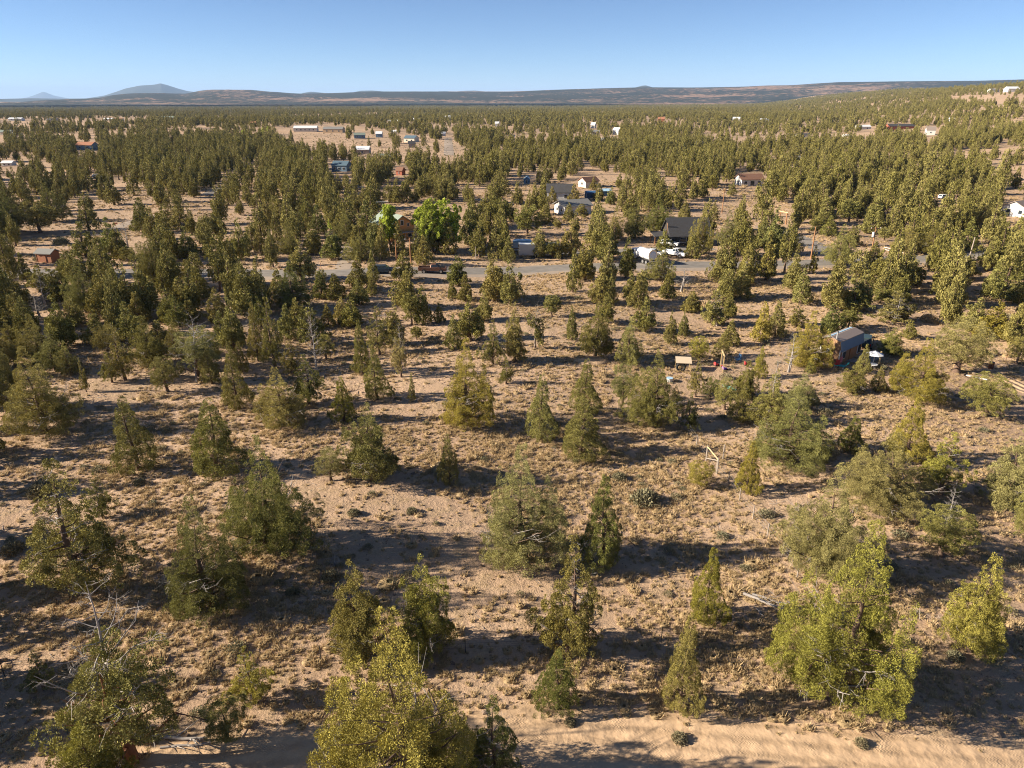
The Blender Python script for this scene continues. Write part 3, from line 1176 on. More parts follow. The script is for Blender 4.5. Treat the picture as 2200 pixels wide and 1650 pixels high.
TONE = {'.': (1.0, 1.0, 1.0), 'y': (1.22, 1.20, 0.85), 'g': (1.06, 1.08, 1.32), 'k': (0.80, 0.86, 0.85)}
JUN_GROUP = "junipers scattered over the dry flat"
rt = random.Random(11)
PLACED = []         # x, y, crown radius of what stands already


def place_tree(B, h, width, kind, tone, hero, name="juniper_tree", rz=None):
    bank = HERO if hero else MID
    v = rt.choice(GIANT if (width > 6.5 and kind == 'b') else bank[kind])
    root = empty(name, B, rt.uniform(0, 6.28) if rz is None else rz)
    c = link("crown", v['crown'], root)
    t = link("trunk", v['trunk'], root)
    sx = width / (2 * v['R']) * (1.0 if kind in 'c' else 0.98)
    sc = (sx * rt.uniform(0.94, 1.06), sx * rt.uniform(0.94, 1.06), h / v['H'])
    jit = rt.uniform(0.88, 1.12)
    rgb = [a * jit for a in TONE[tone]]
    rgb[0] *= rt.uniform(0.93, 1.07)
    kids = [c, t]
    if v['dead'] is not None:
        kids.append(tag(link("dead_branches", v['dead'], root), kind="stuff"))
    for k in kids:
        k.scale = sc
        k.color = (*rgb, 1)
    return root


def px_width(B, w):
    return w * project(B[0], B[1], B[2] + 2)[2] / F_PX


TREE_OBJS = []
for line in TREES.strip().splitlines():
    row, _, lab = line.partition('|')
    r_ = row.split()
    bx, by, ty, w = map(float, r_[:4]); kind, tone = r_[4], r_[5]
    B = ground(bx, by)
    h = solve_height(B, ty) * 1.03; wm = px_width(B, w) * (1.34 if 575 < by < 800 and bx < 800 else 1.2 if by < 800 else 1.08)
    hero = by > 760
    root = place_tree(B, h, wm, kind, tone, hero)
    tag(root, lab or None, "tree", JUN_GROUP)
    TREE_OBJS.append((root, bx, by, ty, w, kind, tone, h, wm))
    PLACED.append((B[0], B[1], wm / 2))

DEAD_OBJS = []
for line in DEADTREES.strip().splitlines():
    row, _, lab = line.partition('|')
    r_ = row.split()
    bx, by, ty, w = map(float, r_[:4]); kind = r_[4]
    B = ground(bx, by)
    h = solve_height(B, ty); wm = px_width(B, w)
    if kind == 'h':
        root = place_tree(B, h, wm, 'h', 'g' if by < 1000 else '.', by > 760, "half_dead_tree")
        if by > 1500:
            for ch in root.children:
                if ch.name.startswith("trunk"):
                    ch.data = ch.data.copy(); ch.data.materials[0] = M['redbark']
                    ch.scale = (ch.scale[0] * 1.1, ch.scale[1] * 1.1, ch.scale[2])
    else:
        root = empty("dead_tree", B, rt.uniform(0, 6.28))
        tm, bm_ = rt.choice(DEAD)
        for n_, me in (("trunk", tm), ("branches", bm_)):
            k = link(n_, me, root); k.scale = (wm / (2 * REF_R), wm / (2 * REF_R), h / REF_H)
    tag(root, lab, "dead tree", "dead and half-dead trees")
    DEAD_OBJS.append(root)
    PLACED.append((B[0], B[1], wm / 2))

# the spike of the ragged dark juniper
B = ground(455, 1328)

# bright broadleaf trees by the cabin, and poplars far off
def leafy_mesh(seed, kind, H, R, per, ln, wd, cr):
    rng = np.random.default_rng(seed)
    v, f, tint = crown_cards(rng, crown_clumps(rng, kind, H, R, cr), per, ln, wd, up=0.2)
    tv, tf = limb_set(rng, H * 0.85, R, 0.03 * H, 10, 0.15, 0.8)
    return np_mesh("leafy_crown", v, f, [M['leafy']], tint=tint), np_mesh("leafy_trunk", tv, tf, [M['bark']], shade=True)


LEAFY = """
942 538 430 108 r|large bright lime-green leafy tree right of the timber cabin
838 540 438 36 r|narrow lime-green leafy tree in front of the cabin roof
718 492 473 22 r|little lime-green leafy tree left of the cabin
577 291 271 11 c|lime-green poplar standing in a short row far off, left of the long sheds
566 291 272 9 c|shorter lime-green poplar left of its neighbour in the far row
524 292 279 10 r|small lime-green round tree left of the far poplars
"""
for i, line in enumerate(LEAFY.strip().splitlines()):
    row, _, lab = line.partition('|')
    r_ = row.split(); bx, by, ty, w = map(float, r_[:4])
    B = ground(bx, by); h = solve_height(B, ty); wm = px_width(B, w)
    cm, tm = leafy_mesh(40 + i, r_[4], h, wm / 2, 60 if i < 3 else 20, 0.42, 0.28, 0.55)
    root = empty("leafy_tree", B); link("crown", cm, root); link("trunk", tm, root)
    tag(root, lab, "tree", "bright leafy garden trees")
    PLACED.append((B[0], B[1], wm / 2))

# ------------------------------------------------------------------ shrubs, grass and far woodland (scattered kinds)
stock = bpy.data.collections.new("plant_stock")      # mesh stock for the scattered kinds, not in the scene itself


def stock_collection(name, meshes):
    c = bpy.data.collections.new(name)
    for i, me in enumerate(meshes):
        o = bpy.data.objects.new("%s_%02d" % (name, i), me)
        c.objects.link(o)
    return c


def scatter(name, coll, pts, scl, rot, pick, kind="stuff"):
    me = bpy.data.meshes.new(name)
    n = len(pts)
    me.vertices.add(n); me.vertices.foreach_set("co", np.asarray(pts, np.float32).ravel())
    a = me.attributes.new("size", 'FLOAT_VECTOR', 'POINT'); a.data.foreach_set("vector", np.asarray(scl, np.float32).ravel())
    a = me.attributes.new("turn", 'FLOAT', 'POINT'); a.data.foreach_set("value", np.asarray(rot, np.float32))
    a = me.attributes.new("pick", 'INT', 'POINT'); a.data.foreach_set("value", np.asarray(pick, np.int32))
    o = link(name, me)
    ng = bpy.data.node_groups.new(name + "_nodes", 'GeometryNodeTree')
    ng.interface.new_socket("Geometry", in_out='INPUT', socket_type='NodeSocketGeometry')
    ng.interface.new_socket("Geometry", in_out='OUTPUT', socket_type='NodeSocketGeometry')
    N, L = ng.nodes, ng.links
    gi = N.new("NodeGroupInput"); go = N.new("NodeGroupOutput")
    ci = N.new("GeometryNodeCollectionInfo"); ci.inputs["Collection"].default_value = coll
    ci.inputs["Separate Children"].default_value = True; ci.inputs["Reset Children"].default_value = True
    ip = N.new("GeometryNodeInstanceOnPoints"); ip.inputs["Pick Instance"].default_value = True

    def attr(nm, ty):
        x = N.new("GeometryNodeInputNamedAttribute"); x.data_type = ty; x.inputs[0].default_value = nm
        return x.outputs[0]
    L.new(gi.outputs[0], ip.inputs["Points"]); L.new(ci.outputs[0], ip.inputs["Instance"])
    L.new(attr("pick", 'INT'), ip.inputs["Instance Index"])
    cx = N.new("ShaderNodeCombineXYZ"); L.new(attr("turn", 'FLOAT'), cx.inputs[2])
    er = N.new("FunctionNodeEulerToRotation"); L.new(cx.outputs[0], er.inputs[0])
    L.new(er.outputs[0], ip.inputs["Rotation"]); L.new(attr("size", 'FLOAT_VECTOR'), ip.inputs["Scale"])
    L.new(ip.outputs[0], go.inputs[0])
    md = o.modifiers.new("scatter", 'NODES'); md.node_group = ng
    return tag(o, kind=kind)


def joined_variant(name, kind, seed, per, ln, wd, cr, H=REF_H, R=REF_R):
    rng = np.random.default_rng(seed)
    v, f, tint = crown_cards(rng, crown_clumps(rng, kind, H, R, cr), per, ln, wd)
    tv, tf = limb_set(rng, H * 0.9, R, 0.035 * H, 3, 0.2, 0.7, n=4)
    V = np.concatenate([v, tv]); Fa = np.concatenate([f, tf + len(v)])
    T = np.concatenate([tint * 0.88, np.ones(len(tv))])  # scattered crowns tinted darker to stand for the shade between trees
    mi = np.concatenate([np.zeros(len(f), int), np.ones(len(tf), int)])
    return np_mesh(name, V, Fa, [M['juniper'], M['bark']], tint=T, midx=mi)


NEARV = [joined_variant("wood_a%d" % i, k, 500 + i, 24, 0.34, 0.145, 0.42) for i, k in enumerate("ccbbbrcb")]
FARV = [joined_variant("wood_b%d" % i, k, 600 + i, 13, 0.60, 0.30, 0.62) for i, k in enumerate("cbcbcbr")]
NV, FV = len(NEARV), len(FARV)
c_wood = stock_collection("wood", NEARV + FARV)

CLEAR = [  # open ground seen from here: meadows, yards, bare slopes
    ([(575, 287), (640, 270), (720, 264), (900, 292), (1010, 318), (1010, 348), (880, 356), (640, 334), (600, 305)], 0.15),
    ([(0, 258), (320, 253), (345, 264), (110, 279), (0, 284)], 0.08),
    ([(952, 290), (976, 290), (978, 338), (953, 338)], 0.0),
    ([(1080, 291), (1330, 289), (1330, 312), (1080, 314)], 0.1),
    ([(1500, 298), (1880, 287), (1880, 314), (1520, 318)], 0.12),
    ([(2120, 322), (2200, 312), (2200, 388), (2110, 388)], 0.12),
    ([(2030, 207), (2230, 203), (2230, 226), (2050, 224)], 0.05),
    ([(485, 368), (560, 355), (565, 392), (480, 400)], 0.05),
    ([(30, 478), (170, 440), (290, 445), (285, 545), (40, 545)], 0.08),
    ([(1100, 372), (1280, 372), (1290, 400), (1100, 402)], 0.25),
    ([(1350, 372), (1480, 385), (1560, 440), (1500, 460), (1420, 420)], 0.18),
    ([(1500, 425), (1650, 440), (1660, 480), (1500, 470)], 0.2),
    ([(1700, 470), (1920, 480), (1900, 540), (1720, 520)], 0.25),
    ([(1100, 470), (1220, 480), (1240, 545), (1080, 545)], 0.2),
    ([(100, 350), (0, 352), (0, 368), (110, 366)], 0.1),
    ([(480, 400), (520, 400), (470, 440), (420, 440)], 0.2),
    ([(880, 330), (1010, 335), (1080, 365), (900, 372)], 0.35),
    ([(180, 380), (270, 378), (420, 430), (260, 440)], 0.35),
    ([(980, 400), (1060, 420), (1060, 440), (960, 430)], 0.3),
]
KEEP = [  # screen boxes of things that stay in view: nothing scattered may stand before them (x0, y0, x1, y1)
    (86, 530, 130, 565), (888, 437, 990, 505), (824, 440, 862, 490), (852, 450, 895, 510), (1100, 508, 1160, 552), (1355, 530, 1400, 562), (1400, 470, 1490, 530),
    (1195, 392, 1245, 432), (1195, 425, 1262, 456), (1250, 372, 1320, 432), (1125, 374, 1142, 394), (1582, 370, 1636, 398),
    (2165, 428, 2200, 462), (714, 347, 753, 368), (850, 356, 872, 374), (1668, 450, 1695, 485), (632, 270, 686, 282),
    (697, 272, 740, 283), (760, 287, 786, 298), (808, 284, 822, 294), (868, 295, 900, 305), (770, 318, 802, 331),
    (169, 308, 210, 318), (10, 346, 30, 354), (1269, 265, 1282, 274), (1850, 268, 1870, 277), (1905, 267, 1955, 276), (1985, 273, 2010, 288),
    (1738, 505, 1780, 545), (955, 292, 975, 336), (900, 560, 962, 592), (806, 568, 845, 592), (1740, 700, 1905, 800), (1420, 755, 1600, 842), (2040, 770, 2200, 820),
    (1860, 485, 1890, 540), (2076, 510, 2096, 560), (1545, 405, 1560, 452), (846, 515, 858, 548), (876, 511, 890, 560)]


def inside(poly, x, y):
    poly = np.array(poly, float); n = len(poly)
    r = np.zeros(len(x), bool)
    j = n - 1
    for i in range(n):
        xi, yi = poly[i]; xj, yj = poly[j]
        cnd = ((yi > y) != (yj > y)) & (x < (xj - xi) * (y - yi) / (yj - yi + 1e-12) + xi)
        r ^= cnd; j = i
    return r


def lane_clear(x, y, extra):
    ok = np.ones(len(x), bool)
    for c, hw in LANES:
        lo, hi = c.min(0) - 12, c.max(0) + 12
        m = (x > lo[0]) & (x < hi[0]) & (y > lo[1]) & (y < hi[1])
        if not m.any(): continue
        ii = np.where(m)[0]
        d = np.full(len(ii), 1e9)
        cc = c[::2]
        for s in range(0, len(ii), 4000):
            k = ii[s:s + 4000]
            d[s:s + 4000] = np.sqrt(((x[k, None] - cc[None, :, 0]) ** 2 + (y[k, None] - cc[None, :, 1]) ** 2).min(1))
        ok[ii[d < hw + extra]] = False
    return ok


def wood_points():
    out = []
    az = math.radians(44)
    for r0, r1, per, smin, smax in ((120, 700, 24, 0.68, 1.40), (700, 1800, 112, 0.64, 1.3), (1800, 5200, 210, 0.72, 1.4)):
        n = int(az * (r1 * r1 - r0 * r0) / per)
        r = np.sqrt(RNG.uniform(r0 * r0, r1 * r1, n)); a = RNG.uniform(-az, az, n)
        x, y = r * np.sin(a), r * np.cos(a)
        # uneven stands
        k = np.sin(x * 0.021 + 1.3 * np.sin(y * 0.013)) + np.sin(y * 0.017 + 1.7 * np.sin(x * 0.011 + 2)) + 0.8 * np.sin(x * 0.05 + y * 0.043)
        keep = RNG.uniform(0, 1, n) < np.clip(0.72 + 0.26 * k, 0.12, 1.0)
        x, y = x[keep], y[keep]
        h = np.clip(RNG.normal(1.0, 0.22, len(x)), 0.4, 1.6) * (smin + smax) / 2
        out.append((x, y, h, np.full(len(x), 0 if r1 <= 700 else 1)))
    x = np.concatenate([o[0] for o in out]); y = np.concatenate([o[1] for o in out])
    h = np.concatenate([o[2] for o in out]); far = np.concatenate([o[3] for o in out])
    z = height(x, y)
    sx, sy, dep = project(x, y, z)
    ok = lane_clear(x, y, 2.0)
    part = np.where((sx > 300) & (sx < 1080) & (sy > 360) & (sy < 578), 1.0, np.where((sx > 1500) & (sy > 380), 0.75, 0.58))
    ok &= (far == 1) | (RNG.uniform(0, 1, len(x)) < part)
    for poly, f in CLEAR:
        m = inside(poly, sx, sy)
        ok &= ~(m & (RNG.uniform(0, 1, len(x)) > f))
    _, ty, _ = project(x, y, z + h * REF_H)
    wpx = h * REF_R * 0.9 * F_PX / dep
    for x0, y0, x1, y1 in KEEP:
        ok &= ~((sx + wpx > x0) & (sx - wpx < x1) & (ty < y1) & (sy > y0))
    # the hand-placed stand fills the ground nearer than this row
    inframe = (sx > -40) & (sx < 2240)
    thin = np.where(sy > 730, 0.0, np.where((sy > 585) & (sx > 690) & (sx < 1560), 0.08, np.where((sy > 640) & (sx > 690), 0.35, 0.95)))
    ok &= ~(inframe & (RNG.uniform(0, 1, len(x)) > thin))
    ok &= ~((sy > 760) & (np.abs(sx - 1100) < 1170))
    x, y, z, h, far = x[ok], y[ok], z[ok], h[ok], far[ok]
    # no two crowns in one place (near band)
    cell = {}
    for (a, b, rr) in PLACED:
        cell.setdefault((int(a // 6), int(b // 6)), []).append((a, b, rr))
    good = np.ones(len(x), bool)
    for i in np.where(far == 0)[0]:
        cx, cy = int(x[i] // 6), int(y[i] // 6); rr = h[i] * REF_R
        for dx in (-1, 0, 1):
            for dy in (-1, 0, 1):
                for (a, b, r2) in cell.get((cx + dx, cy + dy), ()):
                    if (a - x[i]) ** 2 + (b - y[i]) ** 2 < (0.47 * (rr + r2)) ** 2:
                        good[i] = False
        if good[i]: cell.setdefault((cx, cy), []).append((x[i], y[i], rr))
    return x[good], y[good], z[good], h[good], far[good]


wx, wy, wz, wh, wfar = wood_points()
n = len(wx)
hs = wh * RNG.uniform(0.9, 1.25, n); ws = wh * RNG.uniform(0.68, 1.12, n)
pick = np.where(wfar == 0, RNG.integers(0, NV, n), NV + RNG.integers(0, FV, n))
turn = RNG.uniform(0, 6.28, n)
# the trees of this band that show largest are things of their own, up to 300 junipers in all
sx, sy, dep = project(wx, wy, wz)
_, ty, _ = project(wx, wy, wz + hs * REF_H)
vis = (sx > 0) & (sx < 2200)
size = np.where(vis, (sy - ty) * ws, 0)
take = np.argsort(-size)[:max(0, 300 - len(TREE_OBJS))]
rest = np.ones(n, bool); rest[take] = False
for i in take:
    kd = "ccbbbrcb"[pick[i]] if pick[i] < NV else 'b'
    root = place_tree((wx[i], wy[i], wz[i]), hs[i] * REF_H, ws[i] * 2 * REF_R, kd, rt.choice("....k"), False)
    tag(root, None, "tree", JUN_GROUP)
    TREE_OBJS.append((root, sx[i], sy[i], ty[i], ws[i] * 2 * REF_R * F_PX / dep[i], kd, '.', hs[i] * REF_H, ws[i] * 2 * REF_R))
# trees just outside the picture on the left whose shade falls into it
for (bx, by, hh) in ((-150, 1500, 8), (-260, 1380, 8), (-120, 1290, 7), (-240, 1180, 8), (-130, 1060, 8), (-70, 985, 7), (-210, 940, 8), (-110, 880, 8), (-60, 820, 8),
                     (-180, 800, 8), (-90, 760, 8), (-140, 720, 8), (-60, 690, 8), (-120, 650, 8), (-60, 620, 7), (-330, 1620, 9)):
    B = ground(bx, by)
    wx = np.append(wx, B[0]); wy = np.append(wy, B[1]); wz = np.append(wz, B[2])
    hs = np.append(hs, hh / REF_H); ws = np.append(ws, 1.1); pick = np.append(pick, rt.randrange(NV)); turn = np.append(turn, rt.uniform(0, 6)); rest = np.append(rest, True)
scatter("juniper_woodland", c_wood, np.stack([wx, wy, wz], 1)[rest], np.stack([ws, ws, hs], 1)[rest], turn[rest], pick[rest])
print("woodland points", int(rest.sum()), "junipers", len(TREE_OBJS))

# ---- dry bunch grass
def tuft_mesh(seed, n, rad, hgt, wd):
    rng = np.random.default_rng(seed)
    a = rng.uniform(0, 6.28, n); r = rad * np.sqrt(rng.uniform(0, 1, n)) * 0.55
    p = np.stack([r * np.cos(a), r * np.sin(a), np.zeros(n)], 1)
    d = np.stack([np.cos(a) * rng.uniform(0.1, 0.95, n), np.sin(a) * rng.uniform(0.1, 0.95, n), np.ones(n)], 1)
    d /= np.linalg.norm(d, axis=1)[:, None]
    L = (hgt * rng.uniform(0.5, 1.2, n))[:, None]
    b = rng.uniform(0, 6.28, n)
    s = np.stack([np.cos(b), np.sin(b), np.zeros(n)], 1) * wd
    v = np.stack([p - s, p + s, p + d * L + s * 0.25, p + d * L - s * 0.25], 1).reshape(-1, 3)
    v[:, 2] = np.maximum(v[:, 2], -0.02)
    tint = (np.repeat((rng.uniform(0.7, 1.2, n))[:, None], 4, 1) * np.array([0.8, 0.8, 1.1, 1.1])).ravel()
    f = np.arange(n * 4).reshape(n, 4)
    # dome core, added so that the tuft casts a solid shadow
    mb = MB().dome(0, 0, -0.02, rad * 0.72, rad * 0.62, hgt * 0.62, 8, 3)
    hv = np.array(mb.v); hv[:, :2] *= rng.uniform(0.8, 1.2, (len(hv), 1)); o = len(v)
    hf = np.array([q if len(q) == 4 else (q[0], q[1], q[2], q[2]) for q in mb.f if len(q) <= 4])
    quads_ = hf[[len(set(q)) == 4 for q in hf]]
    top = hv[-1].copy(); tv_ = []
    ring = [q for q in mb.f if len(q) == 3]
    ex = []
    for q in ring:
        a_, b_ = hv[q[0]], hv[q[1]]
        ex.append([a_, b_, (b_ + top) / 2, (a_ + top) / 2])
    ex = np.array(ex).reshape(-1, 3)
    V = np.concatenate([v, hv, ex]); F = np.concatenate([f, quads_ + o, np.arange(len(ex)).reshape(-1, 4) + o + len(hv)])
    return np_mesh("tuft%d" % seed, V, F, [M['straw']], tint=np.concatenate([tint, np.full(len(hv) + len(ex), 0.72)]))


def sage_mesh(seed, n, R, H):
    rng = np.random.default_rng(seed)
    u = rng.normal(size=(n, 3)); u[:, 2] = np.abs(u[:, 2]) + 0.15; u /= np.linalg.norm(u, axis=1)[:, None]
    pos = u * np.array([R, R, H]) * rng.uniform(0.5, 1.0, n)[:, None]
    t = u * 0.8 + rng.normal(size=(n, 3)) * 0.4 + np.array([0, 0, 0.5]); t /= np.linalg.norm(t, axis=1)[:, None]
    s = np.cross(u + rng.normal(size=(n, 3)) * 0.5, t); s /= np.linalg.norm(s, axis=1)[:, None] + 1e-9
    L = R * (0.20 if n > 300 else 0.3); W = R * (0.045 if n > 300 else 0.08)
    v = np.stack([pos - t * L * .4, pos + s * W, pos + t * L * .6, pos - s * W], 1).reshape(-1, 3)
    tint = np.repeat(rng.uniform(0.7, 1.25, n), 4)
    return np_mesh("sage%d" % seed, v, np.arange(n * 4).reshape(n, 4), [M['sage']], tint=tint)


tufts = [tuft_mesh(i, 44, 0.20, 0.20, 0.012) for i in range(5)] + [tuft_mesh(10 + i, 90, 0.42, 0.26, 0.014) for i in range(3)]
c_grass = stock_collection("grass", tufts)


def wedge(n, r0, r1, az=46, pw=1.0):
    az = math.radians(az)
    r = r0 + (r1 - r0) * RNG.uniform(0, 1, n) ** pw
    a = RNG.uniform(-az, az, n)
    return r * np.sin(a), r * np.cos(a)


gxs, gys = [], []
for nn, r0, r1 in ((42000, 22, 75), (70000, 75, 150), (60000, 150, 330)):
    r = np.sqrt(RNG.uniform(r0 * r0, r1 * r1, nn)); a = RNG.uniform(-0.80, 0.80, nn)
    gxs.append(r * np.sin(a)); gys.append(r * np.cos(a))
x = np.concatenate(gxs); y = np.concatenate(gys)
k = np.sin(x * 0.16 + 1.1 * np.sin(y * 0.11)) + np.sin(y * 0.21 + 1.5 * np.sin(x * 0.09 + 1)) + 0.7 * np.sin(x * 0.6 + y * 0.5)
m = (RNG.uniform(0, 1, len(x)) < np.clip(0.55 + 0.3 * k, 0.06, 1)) & (lane_clear(x, y, 0.0) | (lane_clear(x, y, -1.0) & (RNG.uniform(0, 1, len(x)) < 0.25)))
x, y = x[m], y[m]
n = len(x); r = np.hypot(x, y)
s = RNG.lognormal(-0.22, 0.42, n) * np.where(r > 150, 1.5, 1.0)
pk = np.where(RNG.uniform(0, 1, n) < 0.82, RNG.integers(0, 5, n), RNG.integers(5, 8, n))
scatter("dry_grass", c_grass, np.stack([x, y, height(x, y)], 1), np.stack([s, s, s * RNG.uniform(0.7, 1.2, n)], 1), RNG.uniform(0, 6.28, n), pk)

# ---- low grey brush everywhere, too many to count
sages = [sage_mesh(i, 420, 0.5, 0.42) for i in range(4)]
c_sage = stock_collection("brush", sages)
x, y = [], []
for nn, r0, r1 in ((420, 30, 110), (900, 110, 260), (2600, 260, 800)):
    r = np.sqrt(RNG.uniform(r0 * r0, r1 * r1, nn)); a = RNG.uniform(-0.80, 0.80, nn)
    x.append(r * np.sin(a)); y.append(r * np.cos(a))
x = np.concatenate(x); y = np.concatenate(y)
m = lane_clear(x, y, 0.4); x, y = x[m], y[m]
# dense brush on the meadow
mm = [ground(RNG.uniform(575, 1000), RNG.uniform(285, 340)) for _ in range(1400)]
x = np.concatenate([x, [q[0] for q in mm]]); y = np.concatenate([y, [q[1] for q in mm]])
n = len(x)
s = RNG.lognormal(-0.25, 0.4, n)
scatter("low_brush", c_sage, np.stack([x, y, height(x, y)], 1), np.stack([s, s, s * 0.9], 1), RNG.uniform(0, 6.28, n), RNG.integers(0, 4, n))

# ---- loose stones and litter
def stone_mesh(seed):
    rng = np.random.default_rng(seed)
    mb = MB().dome(0, 0, -0.02, 0.10, 0.08, 0.07, 7, 2)
    v = np.array(mb.v) * rng.uniform(0.75, 1.25, (len(mb.v), 1))
    me = bpy.data.meshes.new("stone%d" % seed); me.from_pydata([tuple(q) for q in v], [], mb.f); me.materials.append(M['stone'])
    return me


def twig_mesh(seed):
    rng = np.random.default_rng(seed)
    V, Fq = [], []
    for i in range(7):
        p = rng.normal(size=3) * 0.22; p[2] = abs(p[2]) * 0.12
        d = rng.normal(size=3); d[2] = abs(d[2]) * 0.12; d /= np.linalg.norm(d)
        tube_path(V, Fq, [p, p + d * rng.uniform(.12, .34)], [.010, .004], 3)
    return np_mesh("twigs%d" % seed, V, np.array(Fq), [M['deadwood'] if seed % 2 else M['bark']])


M['stone'] = plain("field_stone", (0.20, 0.14, 0.10), 0.9, var=0.35, scale=6)
c_stone = stock_collection("stones", [stone_mesh(i) for i in range(4)] + [twig_mesh(i) for i in range(4)])
r = np.sqrt(RNG.uniform(24 ** 2, 120 ** 2, 16000)); a = RNG.uniform(-0.8, 0.8, 16000)
x, y = r * np.sin(a), r * np.cos(a); m = lane_clear(x, y, -0.6); x, y = x[m], y[m]; n = len(x)
s = RNG.lognormal(-0.3, 0.5, n)
scatter("stones_and_twigs", c_stone, np.stack([x, y, height(x, y)], 1), np.stack([s, s, s], 1), RNG.uniform(0, 6.28, n), np.where(RNG.uniform(0, 1, n) < 0.55, RNG.integers(0, 4, n), RNG.integers(4, 8, n)))

# the shrubs one can point to
SHRUBS = """
1385 1080 70 sage|largest round grey sagebrush alone right of the dark pointed juniper
95 1062 70 sage|tall feathery grey shrub at the left edge of the clearing
30 1185 52 sage|grey shrub at the far left below the track marks
710 1245 46 sage|pale grey sagebrush in the shade right of the big broad juniper
628 1275 34 sage|small grey sagebrush left of the shaded one
300 1040 30 sage|little sagebrush in shadow right of the dense dark cone
1273 885 24 sage|whitish little bush touching the lower stacked juniper
1330 1030 36 sage|pale low sagebrush behind the largest round one
760 1105 30 sage|small grey bush on open ground under the large full juniper
885 1100 26 sage|small round bush right of another on the open ground
845 1005 20 sage|green sprout of brush in shade right of the large full juniper
132 525 36 sage|pale sagebrush cluster behind the wooden shed
85 560 26 sage|pale sagebrush at the left corner of the wooden shed
1995 690 38 straw|golden straw-coloured bush beyond the dirt path at the right
2052 1415 40 sage|brown dry bush under the knobbly juniper at the right
1460 1590 40 sage|half-buried dry bush at the edge of the sandy track
1225 1555 30 sage|grey bush at the shaded edge of the sandy track
1850 1600 34 sage|low dry brush on the verge below the huge bright juniper
"""
for i, line in enumerate(SHRUBS.strip().splitlines()):
    row, _, lab = line.partition('|')
    bx, by, w, mt = row.split()
    B = ground(float(bx), float(by)); wm = px_width(B, float(w))
    me = sage_mesh(70 + i, 1100, wm / 2, wm * 0.42)
    if mt == 'straw':
        me.materials.clear(); me.materials.append(M['straw'])
    o = link("sagebrush" if mt == 'sage' else "straw_bush", me); o.location = B
    o.rotation_euler = (0, 0, rt.uniform(0, 6))
    tag(o, lab, "shrub", "sagebrush and low bushes")

# ------------------------------------------------------------------ buildings
def mpp(px, py):
    B = ground(px, py)
    return project(B[0], B[1], B[2])[2] / F_PX


def gable_wall(mb, L, W, wh, rh, gambrel=False):
    if gambrel:
        prof = [(-W / 2, 0), (W / 2, 0), (W / 2, wh), (W * 0.44, wh + rh * 0.76), (0, wh + rh), (-W * 0.44, wh + rh * 0.76), (-W / 2, wh)]
    else:
        prof = [(-W / 2, 0), (W / 2, 0), (W / 2, wh), (0, wh + rh), (-W / 2, wh)]
    n = len(prof)
    vs = [(-L / 2, y, z) for y, z in prof] + [(L / 2, y, z) for y, z in prof]
    fs = [(i, (i + 1) % n, n + (i + 1) % n, n + i) for i in range(n)] + [tuple(range(n)), tuple(range(n, 2 * n))]
    return mb.add(vs, fs)


def slab(mb, L, y0, z0, y1, z1, th):
    """a sloping roof slab along x from (y0, z0) up to (y1, z1)"""
    vs = []
    for x in (-L / 2, L / 2):
        vs += [(x, y0, z0), (x, y1, z1), (x, y1, z1 + th), (x, y0, z0 + th)]
    return mb.add(vs, [(0, 1, 2, 3), (7, 6, 5, 4), (0, 4, 5, 1), (1, 5, 6, 2), (2, 6, 7, 3), (3, 7, 4, 0)])


def window(root, face, u, z, w, h, L, W, frame=None, name="window"):
    """frame and pane on one wall: f front (-y), b back, l left gable (-x), r right gable"""
    e = 0.05
    if face in 'fb':
        s = -1 if face == 'f' else 1
        fr = MB().box(u, s * (W / 2 + 0.01), z, w, e * 2, h); pn = MB().box(u, s * (W / 2 + 0.075), z, w - 0.16, 0.03, h - 0.16)
    else:
        s = -1 if face == 'l' else 1
        fr = MB().box(s * (L / 2 + 0.01), u, z, e * 2, w, h); pn = MB().box(s * (L / 2 + 0.075), u, z, 0.03, w - 0.16, h - 0.16)
    f = fr.build(name, frame or M['white'], root)
    pn.build("pane" if name == "window" else "panel", M['glass'] if name == "window" else (frame or M['white']), f)


def house(name, label, cat, B, yaw, L, W, wh, rh, wall, roof, wins=(), group=None, over=0.4, door=None):
    root = empty(name, (B[0], B[1], B[2] - 0.15), math.radians(yaw))
    tag(root, label, cat, group)
    gable_wall(MB(), L, W, wh + 0.15, rh).build("wall", wall, root)
    mb = MB(); k = rh / (W / 2)
    zt = wh + 0.15 + rh
    slab(mb, L + 2 * over, -W / 2 - over, wh + 0.15 - over * k + 0.02, 0.0, zt + 0.02, 0.16)
    slab(mb, L + 2 * over, W / 2 + over, wh + 0.15 - over * k + 0.02, -0.001, zt + 0.021, 0.16)
    mb.build("roof", roof, root)
    for fc, u, z, w, h in wins:
        window(root, fc, u, z, w, h, L, W)
    if door:
        window(root, door[0], door[1], 1.05 + 0.15, 1.0, 2.1, L, W, door[2], "door")
    return root


